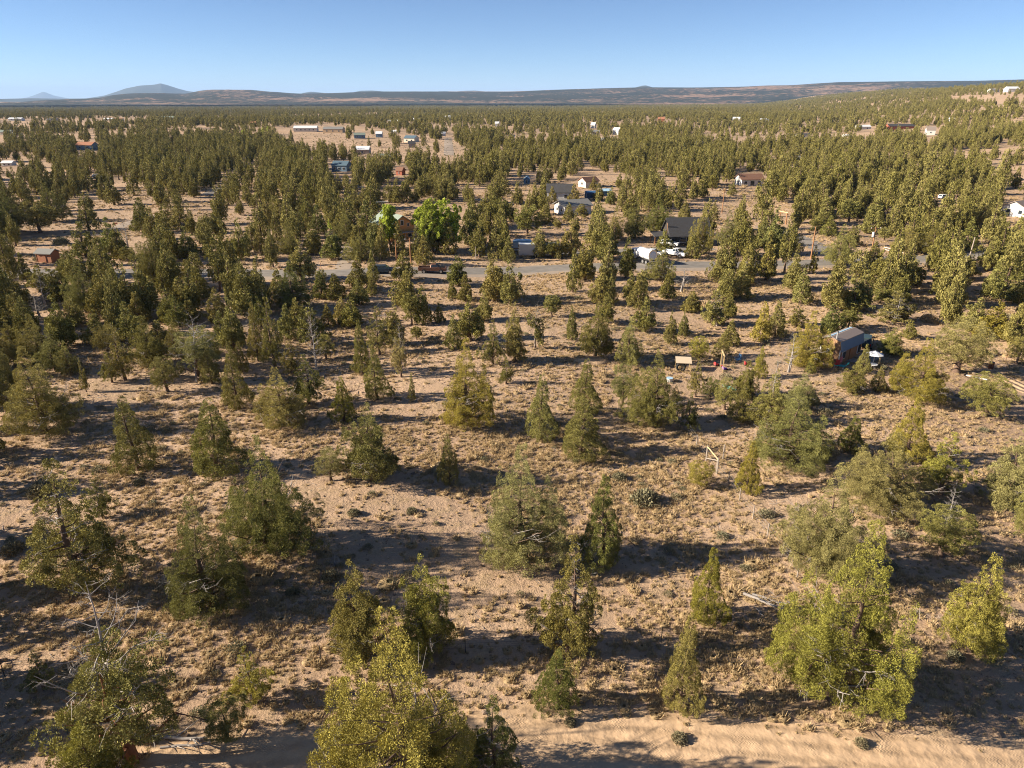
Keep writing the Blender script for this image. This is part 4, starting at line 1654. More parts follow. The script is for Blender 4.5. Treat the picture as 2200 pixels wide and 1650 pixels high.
FAR = """
735 367 40 20 7 -10 blue_wall roof_blue 3|slate-blue house with a blue metal roof in a gap, left of centre
861 376 20 16 5 -20 redbarn roof_brown 1|rust-red wooden shed right of the slate-blue house
889 372 12 12 4 0 white roof_white 0|small white outbuilding just right of the rust-red shed
658 282 53 11 10 3 beige roof_white 5|long pale shed building at the far edge of the meadow
718 285 46 12 10 -3 tan roof_grey 3|grey-roofed long house right of the long pale shed
773 297 28 11 8 12 blue_wall roof_green 2|low house with dark green roof in the middle of the meadow
815 295 14 12 6 0 blue_wall roof_white 1|small tall blue barn right of the green-roofed house
847 287 12 7 5 0 white roof_white 0|little white trailer house on the meadow's far side
884 305 32 13 9 -18 cream roof_blue 2|cream house with pale blue roof at the meadow's right end
885 317 18 13 7 10 wood_grey roof_black 1|small dark-roofed cabin in front of the blue-roofed cream house
781 331 30 16 8 0 wood_grey roof_white 1|grey shed with a bright metal roof in the near meadow edge
829 341 34 10 8 8 white roof_green 1|low white building with grey-green roof beside a dark juniper
189 321 40 15 9 -5 blue_wall roof_rust 2|blue house with a rusty red roof at the left
20 356 24 10 4 0 white roof_white 2|white travel trailer on bare ground at the left edge
89 321 24 8 8 0 cream roof_white 1|pale low house left of the rusty red roof
340 360 56 13 8 12 wood_grey roof_grey 2|long grey house half hidden by junipers, left
436 337 20 12 7 0 cream roof_grey 1|grey-roofed little house behind a grey tree, left of centre
402 349 20 11 5 -10 white roof_white 1|white camper among junipers left of centre
15 290 26 10 8 0 cream roof_green 1|pale house with a sea-green roof at the left edge
38 293 18 8 8 0 white roof_white 1|white shed beside the sea-green roof
36 259 30 6 10 0 white roof_white 2|white long house in the far left field
116 265 22 11 9 0 wood_grey roof_black 1|dark house in the far left field
235 259 20 5 8 0 cream roof_white 0|left of two pale sheds along the far left field
256 259 18 5 8 0 beige roof_rust 0|right of two pale sheds along the far left field
363 257 32 7 9 0 white roof_green 1|white building with green-white roof in the far woods, left
545 270 13 9 8 0 redbarn roof_rust 0|red barn in the far woods left of the poplars
845 264 22 6 9 0 white roof_white 1|white flat building in the woods beyond the meadow
895 260 14 6 8 0 white roof_white 0|small white house right of the white flat building
962 259 12 10 7 0 white roof_white 1|tall white house in the far woods, centre
951 292 13 8 6 0 white roof_white 0|white shed at the far end of the straight pale road
1068 272 9 10 6 0 white roof_white 0|white arched-looking shed in far woods right of the straight road
1099 298 14 8 6 0 white roof_grey 0|white trailer at the left of the far roadside clearing
1275 275 13 11 7 -25 white roof_white 1|white two-storey house on the far rise, right of centre
1278 290 20 10 8 0 cream roof_grey 1|grey-roofed house just below the white two-storey one
1325 289 20 14 8 -30 white roof_white 1|white gabled house right of the grey-roofed one
1353 281 9 8 6 0 white roof_white 0|small white house near the white gabled house
1296 308 9 11 5 0 white roof_white 0|white upright box shed among junipers right of centre
1321 316 15 10 6 -10 white roof_grey 1|white camper house below the upright box shed
1378 319 16 11 6 5 white roof_green 1|white shed with a dark green roof, right of centre
1502 319 20 15 8 -15 blue_wall roof_black 1|dark slate house beside a tall dark juniper, right
1557 322 27 13 8 -20 cream roof_grey 2|cream house with grey hip-like roof, right of the dark slate house
1582 261 19 9 8 -15 white roof_white 1|left of two white houses on the far right slope
1640 264 20 9 8 10 white roof_white 1|right of two white houses on the far right slope
1611 249 13 6 7 0 white roof_white 0|small white house above the two white ones on the slope
1725 296 30 9 6 0 white roof_black 1|white and black motor home in the bare strip at the right
1818 294 14 5 5 0 white roof_white 0|white low trailer in the bare strip right of the motor home
1853 278 32 9 7 5 white roof_white 2|long white house in the trees at the right
1931 279 60 12 10 3 redbarn roof_black 2|long dark red building on the right slope
1997 290 24 17 8 -20 white roof_taupe 1|white house with tan roof and red front at the right
2043 260 12 7 7 0 white roof_white 0|white house high on the right slope
1420 262 16 10 7 -10 redbarn roof_rust 0|rusty brown house on the far rise
1681 349 28 13 8 -15 tan roof_rust 1|tan house with an orange-brown roof at the right
1715 348 14 12 6 0 blue_wall roof_grey 1|blue-grey shed beside the orange-brown roof
2088 195 9 5 8 0 white roof_white 0|leftmost white house on the top right skyline
2133 199 18 8 12 0 white roof_grey 1|middle white house on the top right skyline
2172 198 26 11 14 0 white roof_white 1|rightmost and largest white house on the top right skyline
"""
for line in FAR.strip().splitlines():
    row, _, lab = line.partition('|')
    a = row.split()
    px, py, w, hh, D, yaw = map(float, a[:6])
    k = mpp(px, py); B = ground(px, py)
    D = min(D, w * k * 0.8)
    L, H_ = max((w * k - D * abs(math.sin(math.radians(yaw)))) / math.cos(math.radians(yaw)), 2.0) * 0.94, hh * k
    wh, rh = H_ * 0.62, H_ * 0.38
    nw = int(a[8])
    wins = [('f', (i + 0.5 - nw / 2) * L / max(nw, 1) * 0.9, wh * 0.55, min(1.4, L / 6), min(1.2, wh * 0.5)) for i in range(nw)]
    if nw: wins.append(('l', 0, wh * 0.55, min(1.2, D / 4), min(1.2, wh * 0.5)))
    nm = 'trailer_house' if ('trailer' in lab or 'camper' in lab or 'motor home' in lab) else ('shed' if ('shed' in lab or 'barn' in lab or 'outbuilding' in lab) else 'house')
    house(nm, lab, {'trailer_house': 'trailer', 'shed': 'shed', 'house': 'house'}[nm], B, yaw, L, D, wh, rh, M['offwhite' if a[6] == 'white' else a[6]], M[a[7]], wins, "houses and sheds across the wooded flat", over=0.3)

# wooden shed at the left
B = ground(106, 562)
root = house("wooden_shed", "red-brown board shed with a grey roof at the left", "shed", B, -9, 3.6, 2.6, 2.1, 0.65, M['shedwood'], M['roof_grey'], over=0.35)
window(root, 'f', 0.1, 1.1, 1.0, 1.9, 3.6, 2.6, M['shedwood'], "door")
for s in (-1.79, 1.79):
    MB().box(s, -1.3, 1.1, 0.1, 0.1, 2.0).build("corner_board", M['wood_pole'], root)

# timber cabin by the bright trees
B = ground(846, 512)
root = house("timber_cabin", "orange timber cabin with a green-grey roof among bright trees", "house", B, 126, 10.5, 7.0, 4.2, 2.3, M['cabin'], M['roof_green'],
             [('l', 0, 4.9, 0.9, 1.3), ('l', -1.7, 4.3, 0.7, 0.9), ('l', 1.7, 4.3, 0.7, 0.9), ('l', -2.0, 1.7, 1.2, 1.2), ('l', 2.0, 1.7, 1.2, 1.2), ('b', -3, 2.0, 1.4, 1.1), ('b', 1, 2.0, 1.4, 1.1)], over=0.6)
MB().box(-6.1, 0, 2.55, 1.7, 6.8, 0.14).build("balcony", M['wood_grey'], root)
for y in (-3.1, 0, 3.1):
    MB().box(-6.8, y, 1.25, 0.16, 0.16, 2.46).build("post", M['wood_grey'], root)
an = empty("tv_antenna", ground(846, 512) + np.array([-3.3, 4.5, 7.3])); tag(an, "white television antenna standing on the cabin roof", "antenna")
MB().tube((0, 0, -0.6), (0, 0, 1.6), 0.04).build("mast", M['galv'], an)
MB().tube((-1.6, 0, 1.5), (1.6, 0, 1.6), 0.045).build("boom", M['white'], an)
for i in range(7):
    x = -1.4 + i * 0.46
    MB().tube((x, -0.5 + 0.04 * i, 1.55), (x, 0.5 - 0.04 * i, 1.55), 0.03, n=6).build("element", M['white'], an)

# black-walled house with porch
B = ground(1472, 522)
root = house("black_house", "black-walled house with a charcoal shingle roof and small porch", "house", B, 6, 10.0, 7.2, 2.7, 3.6, M['black_wall'], M['roof_black'],
             [('f', -1.9, 1.6, 1.7, 1.3), ('f', 2.6, 1.6, 1.4, 1.2), ('l', 0, 1.7, 1.3, 1.2)], over=0.5, door=('f', 0.6, M['redbarn']))
MB().box(-5.62, -2.0, 4.0, 0.06, 0.2, 3.2, 0).build("barge_board", M['wood_pole'], root)
MB().tube((3.2, -2.2, 4.3), (3.2, -2.2, 5.3), 0.12).build("vent_pipe", M['dark_metal'], root)
mb = MB(); slab(mb, 4.0, -2.6, 2.5, 2.0, 3.0, 0.14)
for v in range(len(mb.v)): mb.v[v] = (mb.v[v][0] - 7.2, mb.v[v][1] - 1.2, mb.v[v][2])
mb.build("porch_roof", M['roof_black'], root)
for y in (-3.5, 0.4):
    MB().box(-9.0, y, 1.25, 0.18, 0.18, 2.5).build("porch_post", M['wood_pole'], root)

# cluster of houses behind the brown lot
house("house", "charcoal-roofed house with a white left gable behind the junipers", "house", ground(1203, 428), -3, 9.2, 7, 2.9, 2.4, M['offwhite'], M['roof_black'],
      [('f', -2, 1.6, 1.3, 1.1), ('f', 2, 1.6, 1.3, 1.1), ('l', 0, 1.8, 1.2, 1.1)], "houses and sheds across the wooded flat")
house("house", "white house with a low grey roof in front of the charcoal-roofed one", "house", ground(1230, 458), 24, 9.5, 7, 2.8, 1.4, M['offwhite'], M['roof_grey'],
      [('l', -1.5, 1.6, 1.1, 1.1), ('l', 1.5, 1.6, 1.1, 1.1), ('f', 0, 1.6, 1.6, 1.1)], "houses and sheds across the wooded flat", over=0.6)
house("house", "small house with a salmon-pink roof behind the blue canopies", "house", ground(1264, 401), 32, 6.6, 5.0, 2.4, 1.4, M['beige'], M['roof_brown'],
      [('l', 0, 1.6, 1.1, 1.1)], "houses and sheds across the wooded flat")
house("shed", "tiny blue shed with a white ridge on the bare lot", "shed", ground(1132, 394), 85, 3.0, 2.5, 2.0, 0.9, M['blue_wall'], M['lightblue'], [('l', 0, 1.1, 0.9, 1.3)], "houses and sheds across the wooded flat", over=0.15)
house("house", "white house with a brown shingle roof, right of centre", "house", ground(1608, 398), 9, 9.6, 6.5, 2.8, 1.8, M['offwhite'], M['roof_brown'],
      [('f', -3, 1.6, 1.4, 1.1), ('f', 0, 1.4, 1.8, 1.9), ('f', 3, 1.6, 1.4, 1.1), ('l', 0, 1.7, 1.1, 1.1)], "houses and sheds across the wooded flat", over=0.5)
house("house", "white-walled house with tan roof cut by the right edge", "house", ground(2196, 463), 26, 10, 7, 2.7, 1.7, M['offwhite'], M['roof_taupe'],
      [('l', -2, 1.7, 1.2, 1.2), ('l', 1.5, 1.7, 1.2, 1.2)], "houses and sheds across the wooded flat", over=0.5)

# blue canopies
for (px, py, w, lab, mt) in ((1268, 428, 22, "left of two blue canopy shelters beside the houses", 'blue'), (1300, 423, 24, "right of two blue canopy shelters, with a pale top", 'lightblue')):
    B = ground(px, py); k = mpp(px, py); L = w * k
    root = empty("canopy_shelter", B, 0.1); tag(root, lab, "canopy", "blue canopies by the houses")
    mb = MB(); slab(mb, L, -1.9, 2.3, 0, 3.0, 0.05); slab(mb, L, 1.9, 2.3, -0.001, 3.001, 0.05); mb.build("cover", M[mt], root)
    for x in (-L / 2 + .1, L / 2 - .1):
        for y in (-1.75, 1.75):
            MB().tube((x, y, 0), (x, y, 2.33), 0.05).build("pole", M['galv'], root)
    MB().box(0, 1.6, 1.2, L - 0.3, 0.04, 2.2).build("back_sheet", M['blue'], root)

# long beige trailer with the blue-topped camper behind it
B = ground(1158, 551)
root = empty("cargo_trailer", B, math.radians(1.5)); tag(root, "long beige box trailer parked beyond the paved road, half behind junipers", "trailer")
MB().box(0, 0, 1.75, 9.4, 2.5, 2.5).build("box_body", M['beige'], root, bevel=0.04)
MB().box(0, 0, 3.06, 9.5, 2.6, 0.1).build("roof", M['roof_white'], root)
MB().box(2.6, -1.27, 1.55, 0.95, 0.05, 1.95).build("door", M['cream'], root)
for x in (-0.9, 0.15):
    for y in (-1.15, 1.15):
        t_ = MB().tube((x, y - .12, .38), (x, y + .12, .38), 0.38, n=14).build("wheel", M['tyre'], root)
        MB().tube((x, y - .14, .38), (x, y + .14, .38), 0.2, n=10).build("rim", M['rim'], t_)
MB().box(5.4, 0, 0.5, 1.5, 0.2, 0.16).build("tow_bar", M['dark_metal'], root)
B = ground(1122, 540)
root = empty("camper", B, 0.0); tag(root, "white camper with a pale blue rounded top behind the beige trailer", "trailer")
MB().box(0, 0, 1.35, 4.4, 2.2, 1.9).build("body", M['white'], root, bevel=0.06)
MB().prism([(-2.3, 2.32), (2.3, 2.32), (2.1, 2.62), (1.4, 2.8), (-1.4, 2.8), (-2.1, 2.62)], -1.15, 1.15).build("roof", M['lightblue'], root)
MB().box(0, -1.12, 1.6, 2.0, 0.05, 0.6).build("window", M['glass'], root)
MB().box(0, -1.115, 0.95, 4.2, 0.03, 0.22).build("stripe", M['wood_pole'], root)
for y in (-0.95, 0.95):
    MB().tube((0.2, y - .1, .34), (0.2, y + .1, .34), 0.34, n=14).build("wheel", M['tyre'], root)

# the tiny house with gambrel roof
B = ground(1803, 768)
YAW = 40
TL, TW, TWH, TRH = 6.2, 2.9, 2.15, 1.5
root = empty("tiny_house", B, math.radians(YAW)); tag(root, "tiny house with a barn-shaped brown roof, its shaded lower slope coloured blue", "house")
gable_wall(MB(), TL, TW, TWH, TRH, True).build("wall", M['tinywood'], root)
mb = MB()
slab(mb, TL + .4, -TW / 2 - .18, TWH - .25, -TW * .45, TWH + TRH * .76, 0.09); slab(mb, TL + .4, TW / 2 + .18, TWH - .25, TW * .45, TWH + TRH * .76, 0.09)
mb.build("lower_roof", M['blue_wall'], root)  # same roof as above: shade on the lower slope put in as blue
mb = MB(); slab(mb, TL + .5, -TW * .47, TWH + TRH * .74 + .03, 0, TWH + TRH + .05, 0.09); slab(mb, TL + .5, TW * .47, TWH + TRH * .74 + .03, -.001, TWH + TRH + .051, 0.09)
mb.build("upper_roof", M['roof_taupe'], root)
MB().box(0, 0.45, TWH + TRH + .06, TL + .3, 0.25, 0.08).build("skylight_strip", M['lightblue'], root)
window(root, 'f', -2.1, 1.25, 1.0, 1.1, TL, TW); window(root, 'f', 2.3, 1.25, 0.9, 1.4, TL, TW)
window(root, 'f', 0.1, 1.05, 1.0, 1.95, TL, TW, M['wood_pole'], "door")
window(root, 'l', 0.2, 1.6, 0.8, 0.8, TL, TW)
MB().box(-TL / 2 - .03, -TW / 2 + .06, 1.05, 0.08, 0.14, 2.1).build("corner_board", M['white'], root)
MB().box(-TL / 2 - .03, TW / 2 - .06, 1.05, 0.08, 0.14, 2.1).build("corner_board", M['white'], root)
ch = MB().tube((-TL / 2 + .1, -0.55, 2.2), (-TL / 2 + .1, -0.55, 4.5), 0.1, n=10).build("chimney", M['galv'], root)
MB().tube((-TL / 2 + .1, -0.55, 4.5), (-TL / 2 + .1, -0.55, 4.66), 0.16, 0.05, n=10).build("cap", M['dark_metal'], ch)
B2 = ground(1762, 772)
root = empty("storage_box", B2, math.radians(20)); tag(root, "white storage box against the lit end of the tiny house", "box")
MB().box(0, 0, 0.42, 1.5, 0.8, 0.84).build("body", M['white'], root, bevel=0.02); MB().box(0, 0, 0.88, 1.56, 0.86, 0.07).build("lid", M['white'], root)
B2 = ground(1826, 757)
root = empty("shadow_deck", ground(1848, 772), math.radians(YAW)); tag(root, "plank deck standing in for the dark shadow between the tiny house and umbrella", "deck")  # planks added in place of the dark shadow lying here
for i in range(11):
    MB().box(-2.1 + i * 0.42, 0, 0.1, 0.40, 3.6, 0.08).build("plank", M['wood_grey'], root)
for y in (-1.5, 1.5):
    MB().box(0, y, 0.02, 4.6, 0.12, 0.09).build("joist", M['wood_grey'], root)

# ------------------------------------------------------------------ vehicles (length along +x, front at +x)
def wheel(root, x, y, r=0.37, w=0.24):
    t_ = MB().tube((x, y - w / 2, r), (x, y + w / 2, r), r, n=18).build("wheel", M['tyre'], root)
    s = 1 if y > 0 else -1
    MB().tube((x, y + s * (w / 2 - .03), r), (x, y + s * (w / 2 + .012), r), r * 0.62, n=14).build("rim", M['rim'], t_)


def panel(root, name, q, u0, u1, v0, v1, mat, off=0.012):
    """a pane lying just proud of the quad q (4 corners, bottom pair then top pair reversed)"""
    q = [Vector(p) for p in q]
    n = (q[1] - q[0]).cross(q[3] - q[0]).normalized()

    def at(u, v): return (q[0].lerp(q[1], u)).lerp(q[3].lerp(q[2], u), v)
    a = [at(u0, v0), at(u1, v0), at(u1, v1), at(u0, v1)]
    vs = [p - n * 0.02 for p in a] + [p + n * off for p in a]
    MB().add(vs, [(0, 1, 2, 3), (4, 5, 6, 7), (0, 1, 5, 4), (1, 2, 6, 5), (2, 3, 7, 6), (3, 0, 4, 7)]).build(name, mat, root)


def vehicle(name, label, B, yaw, paint, kind, L=5.0, W=1.9, cat="car", group=None):
    root = empty(name, B, math.radians(yaw)); tag(root, label, cat, group)
    r = 0.37 if kind != 'pickup' else 0.40
    hw = W / 2
    wx = (L * 0.30, -L * 0.30)
    if kind == 'pickup':
        body = [(-L / 2, .55), (L / 2 - .1, .45), (L / 2, .75), (L / 2 - .05, 1.08), (L / 2 - 1.25, 1.20), (L / 2 - 1.45, 1.22), (-.45, 1.22), (-.45, .88), (-L / 2, .88)]
        cab = (-.45, 1.55, -.25, .75, 1.20, 1.88)
    elif kind == 'suv':
        body = [(-L / 2 + .05, .40), (L / 2 - .15, .36), (L / 2, .62), (L / 2 - .1, .95), (L / 2 - 1.25, 1.08), (-L / 2 + .05, 1.08), (-L / 2, .7)]
        cab = (-L / 2 + .1, L / 2 - 1.2, -L / 2 + .45, L / 2 - 2.0, 1.07, 1.68)
    else:
        body = [(-L / 2 + .05, .36), (L / 2 - .15, .32), (L / 2, .55), (L / 2 - .1, .80), (L / 2 - 1.3, .95), (-L / 2 + .7, .97), (-L / 2 + .05, .92), (-L / 2, .6)]
        cab = (-L / 2 + .5, L / 2 - 1.2, -L / 2 + 1.1, L / 2 - 1.95, .94, 1.45)
    MB().prism(body, -hw, hw).build("body", paint, root, bevel=0.05)
    x0, x1, t0, t1, z0, z1 = cab
    b = hw - .06; tp = hw - .24
    vs = [(x0, -b, z0), (x1, -b, z0), (x1, b, z0), (x0, b, z0), (t0, -tp, z1), (t1, -tp, z1), (t1, tp, z1), (t0, tp, z1)]
    MB().add(vs, [(3, 2, 1, 0), (4, 5, 6, 7), (0, 1, 5, 4), (1, 2, 6, 5), (2, 3, 7, 6), (3, 0, 4, 7)]).build("cab", paint, root, bevel=0.04)
    for q in ([vs[0], vs[1], vs[5], vs[4]], [vs[2], vs[3], vs[7], vs[6]]):
        for (u0, u1) in ((.08, .47), (.52, .90)):
            panel(root, "side_window", q, u0, u1, .16, .86, M['glass'])
    panel(root, "windscreen", [vs[1], vs[2], vs[6], vs[5]], .07, .93, .12, .90, M['glass'])
    panel(root, "rear_window", [vs[3], vs[0], vs[4], vs[7]], .1, .9, .2, .86, M['glass'])
    if kind == 'pickup':
        for y in (-hw + .05, hw - .05):
            MB().box((-L / 2 - .45) / 2, y, 1.06, L / 2 - .45, 0.1, 0.38).build("bed_side", paint, root, bevel=0.02)
        MB().box(-L / 2 + .05, 0, 1.04, 0.1, W - .22, 0.36).build("tailgate", paint, root, bevel=0.02)
        MB().box((-L / 2 - .45) / 2, 0, 0.90, L / 2 - .6, W - .24, 0.04).build("bed_floor", M['dark_metal'], root)
    for x in wx:
        for y in (-hw + .08, hw - .08):
            MB().tube((x, y - .13, r), (x, y + .13, r), r + .07, n=16).build("wheel_arch", M['dark_metal'], root)
            wheel(root, x, y * 1.03, r)
    for y in (-hw + .3, hw - .3):
        MB().box(L / 2 - .06, y, .82 if kind != 'car' else .66, .1, .36, .18).build("headlight", M['lamp_clear'], root)
        MB().box(-L / 2 + .0, y * 1.12, .98 if kind == 'pickup' else .82, .08, .16, .3).build("tail_light", M['lamp_red'], root)
    MB().box(L / 2 + .02, 0, .52, .14, W - .1, .2).build("bumper", M['chrome'] if kind == 'pickup' else M['dark_metal'], root)
    MB().box(-L / 2 - .03, 0, .56, .14, W - .1, .18).build("bumper", M['chrome'] if kind == 'pickup' else M['dark_metal'], root)
    for y in (-hw - .08, hw + .08):
        MB().box(x1 - .35, y, z0 + .12, .12, .2, .18).build("mirror", M['dark_metal'], root)
    return root


ROADZ = np.array([0, 0, 0.07])
vehicle("pickup_truck", "brown crew-cab pickup driving right on the paved road", ground(930, 586) + ROADZ, 1, M['brown_car'], 'pickup', 5.9, 2.0, "pickup")
vehicle("parked_car", "dark blue sport utility car on the road behind the brown pickup", ground(825, 587) + ROADZ, 1, M['navy_car'], 'suv', 4.7, 1.9)
vehicle("pickup_truck", "white pickup with dark glass parked by the black house drive", ground(1450, 551) + ROADZ * .7, -38, M['white_car'], 'pickup', 5.6, 2.0, "pickup")
vehicle("parked_car", "white car close to the front wall of the black house", ground(1438, 529), -25, M['white_car'], 'suv', 4.6, 1.9)
vehicle("parked_car", "white car tucked between the white tank truck and a dark juniper", ground(1404, 549) + ROADZ * .7, -30, M['white_car'], 'car', 4.5, 1.8)
vehicle("parked_car", "dark green car parked behind the tiny house", ground(1858, 742), 62, M['green_car'], 'suv', 4.6, 1.9)
vehicle("parked_car", "white van among junipers at the upper left", ground(211, 382), 0, M['white_car'], 'suv', 4.6, 1.9)
vehicle("parked_car", "pale camper van beside the dark juniper, upper middle", ground(768, 406), 0, M['white_car'], 'suv', 5.0, 2.0)
vehicle("parked_car", "white car under the junipers at the far right", ground(2028, 428), 20, M['white_car'], 'suv', 4.7, 1.9)
vehicle("parked_car", "blue car parked under junipers at the upper right", ground(1848, 398), 10, M['lightblue'], 'car', 4.5, 1.8)

# white tank truck, seen from behind
root = empty("tank_truck", ground(1381, 563) + ROADZ * .6, math.radians(118)); tag(root, "white tank truck seen from behind beside the drive", "truck")
MB().box(0, 0, .85, 7.0, .9, .28).build("chassis", M['dark_metal'], root)
MB().tube((-3.3, 0, 2.05), (1.3, 0, 2.05), 1.15, n=20).build("tank", M['white_car'], root)
for x in (-3.3, -1.2, 1.25):
    MB().tube((x - .05, 0, 2.05), (x + .05, 0, 2.05), 1.19, n=20).build("band", M['chrome'], root)
MB().tube((-3.46, 0, 2.05), (-3.3, 0, 2.05), .6, 1.05, n=16).build("rear_hatch", M['white'], root)
MB().prism([(1.5, .75), (4.4, .75), (4.5, 1.5), (3.3, 1.75), (2.9, 2.75), (1.6, 2.8)], -1.1, 1.1).build("cab", M['white_car'], root, bevel=.06)
panel(root, "windscreen", [(3.28, -1.0, 1.8), (3.28, 1.0, 1.8), (2.92, 1.0, 2.7), (2.92, -1.0, 2.7)], 0, 1, .05, .95, M['glass'], .05)
for y in (-1.11, 1.11):
    MB().box(2.35, y, 2.2, .9, .04, .6).build("side_window", M['glass'], root)
for x in (3.4, -1.3, -2.5):
    for y in (-.98, .98):
        wheel(root, x, y, .48, .32)
MB().box(-3.5, 0, .75, .12, 2.2, .2).build("bumper", M['chrome'], root)
for y in (-.8, .8):
    MB().box(-3.58, y, .95, .06, .25, .15).build("tail_light", M['lamp_red'], root)
MB().box(-2.6, -1.12, 1.1, 1.8, .08, .5).build("tool_locker", M['white'], root)

# ------------------------------------------------------------------ yard things
def chair(px, py, yaw, mt, label, name="garden_chair"):
    root = empty(name, ground(px, py), math.radians(yaw)); tag(root, label, "chair")
    MB().box(0, 0, .40, .62, .58, .06).build("seat", M[mt], root)
    mb = MB().box(-.36, 0, .78, .07, .58, .75)
    mb.build("backrest", M[mt], root)
    for x in (-.28, .28):
        for y in (-.26, .26):
            MB().box(x, y, .19, .06, .06, .38).build("leg", M[mt], root)
    for y in (-.32, .32):
        MB().box(-.02, y, .62, .62, .07, .05).build("armrest", M[mt], root)


chair(1800, 782, 120, 'pink', "pink garden chair by the tiny house door")
chair(1795, 788, 100, 'red', "red garden chair by the tiny house corner")
root = empty("lounge_chair", ground(1808, 791), math.radians(150)); tag(root, "teal lounge chair in front of the tiny house", "lounger")
MB().box(.35, 0, .35, 1.3, .68, .08).build("seat", M['teal'], root)
o = MB().box(0, 0, 0, .8, .68, .08).build("backrest", M['teal'], root); o.location = (-.55, 0, .62); o.rotation_euler = (0, math.radians(50), 0)
for x in (-.2, .9):
    for y in (-.3, .3): MB().box(x, y, .16, .06, .06, .32).build("leg", M['white'], root)
root = empty("patio_umbrella", ground(1874, 790)); tag(root, "white patio umbrella open over a table beside the tiny house", "umbrella")
MB().tube((0, 0, 0), (0, 0, 2.35), .03).build("pole", M['galv'], root)
n8 = 8
vs = [(1.15 * math.cos(2 * math.pi * i / n8), 1.15 * math.sin(2 * math.pi * i / n8), 1.95) for i in range(n8)] + [(0, 0, 2.45)]
for i in range(n8):
    p_, q_ = Vector(vs[i]), Vector(vs[(i + 1) % n8]); t_ = Vector(vs[n8]); d_ = Vector((0, 0, .02))
    MB().add([p_, q_, t_, p_ - d_, q_ - d_, t_ - d_], [(0, 1, 2), (5, 4, 3), (0, 1, 4, 3), (1, 2, 5, 4), (2, 0, 3, 5)]).build("panel", M['umbrella'] if i % 2 else M['white'], root)
    MB().tube(p_ - d_ * 2, t_ - d_ * 3, .015, n=5).build("rib", M['galv'], root)
MB().tube((0, 0, 0), (0, 0, .1), .28, .22, n=12).build("base", M['dark_metal'], root)
root = empty("patio_table", ground(1873, 793)); tag(root, "patio table under the white umbrella", "table")
MB().tube((0, 0, .70), (0, 0, .74), .62, n=16).build("tabletop", M['white'], root)
for a in range(4):
    MB().tube((.4 * math.cos(a * 1.57 + .7), .4 * math.sin(a * 1.57 + .7), 0), (.3 * math.cos(a * 1.57 + .7), .3 * math.sin(a * 1.57 + .7), .7), .03).build("leg", M['galv'], root)
o = MB().box(0, 0, 1.0, .14, .14, 2.0).build("wooden_post", M['wood_light']); o.location = ground(1888, 785); tag(o, "pale wooden post standing right of the patio umbrella", "post")

root = empty("swing_frame", ground(1550, 794), math.radians(82)); tag(root, "pale timber swing frame in the bare yard", "swing")
for x in (-1.1, 1.1):
    for y in (-.12, .12): pass
    MB().box(x, 0, 1.15, .12, .12, 2.3).build("post", M['wood_light'], root)
MB().box(0, 0, 2.36, 2.7, .14, .14).build("beam", M['wood_light'], root)
sw = MB().box(.2, 0, .5, .4, .22, .04).build("swing_seat", M['red'], root)
for x in (.02, .38): MB().tube((x, 0, .5), (x, 0, 2.3), .012, n=5).build("rope", M['wood_grey'], root)
for (px, py, mt, lab) in ((1539, 786, 'red', "red plastic toy left of the swing frame"), (1557, 795, 'purple', "purple plastic toy at the foot of the swing frame"), (1604, 785, 'red', "small red toy on the bare ground right of the swing frame")):
    root = empty("plastic_toy", ground(px, py), .4); tag(root, lab, "toy")
    MB().box(0, 0, .22, .7, .42, .2, taper=.8).build("body", M[mt], root, bevel=.04)
    MB().box(-.28, 0, .42, .1, .4, .3).build("back", M[mt], root)
    for x in (-.22, .22):
        MB().tube((x, -.24, .12), (x, .24, .12), .12, n=10).build("wheel", M['tyre'], root)
chair(1584, 778, 200, 'blue', "blue camp chair in tree shade right of the swing frame", "camp_chair")
root = empty("play_shelter", ground(1467, 795), math.radians(-8)); tag(root, "tan canvas shelter on a big black tyre ring in the yard", "shelter")
vs, fs = [], []
for i in range(20):
    a = 2 * math.pi * i / 20
    for j in range(8):
        b = 2 * math.pi * j / 8
        rr = .52 + .15 * math.cos(b)
        vs.append((-.35 + rr * math.cos(a), -.55 + .17 * math.sin(b), .62 + rr * math.sin(a)))
fs = [(i * 8 + j, ((i + 1) % 20) * 8 + j, ((i + 1) % 20) * 8 + (j + 1) % 8, i * 8 + (j + 1) % 8) for i in range(20) for j in range(8)]
MB().add(vs, fs).build("tyre_ring", M['tyre'], root, shade=True)
mb = MB(); slab(mb, 2.1, -.75, 1.22, .95, 1.55, .05); mb.build("canvas_top", M['canvas'], root)
for x in (-.95, .95):
    MB().box(x, .8, .75, .08, .08, 1.5).build("post", M['wood_light'], root)
MB().box(.95, -.6, .62, .08, .08, 1.2).build("post", M['wood_light'], root)
for (px, py, lab) in ((1564, 834, "left of two teal plastic sleds on the ground"), (1570, 836, "right of two teal plastic sleds on the ground")):
    root = empty("plastic_sled", ground(px, py), math.radians(118)); tag(root, lab, "sled", "teal sleds")
    MB().prism([(-.75, .06), (.6, .06), (.8, .25), (.76, .28), (.58, .11), (-.75, .11)], -.2, .2).build("hull", M['teal'], root)
    for y in (-.22, .22): MB().box(-.05, y, .13, 1.3, .04, .12).build("rail", M['teal'], root)
root = empty("wash_tub", ground(1438, 820)); tag(root, "white round tub half hidden by the spreading juniper", "tub")
MB().tube((0, 0, 0), (0, 0, .5), .32, .42, n=18).build("basin", M['white'], root); MB().tube((0, 0, .5), (0, 0, .54), .45, n=18).build("rim", M['lightblue'], root)
root = empty("burn_barrel", ground(2128, 792)); tag(root, "rusty burn barrel standing alone in the right-hand yard", "barrel")
MB().tube((0, 0, 0), (0, 0, .95), .32, n=18).build("drum", M['rustmetal'], root)
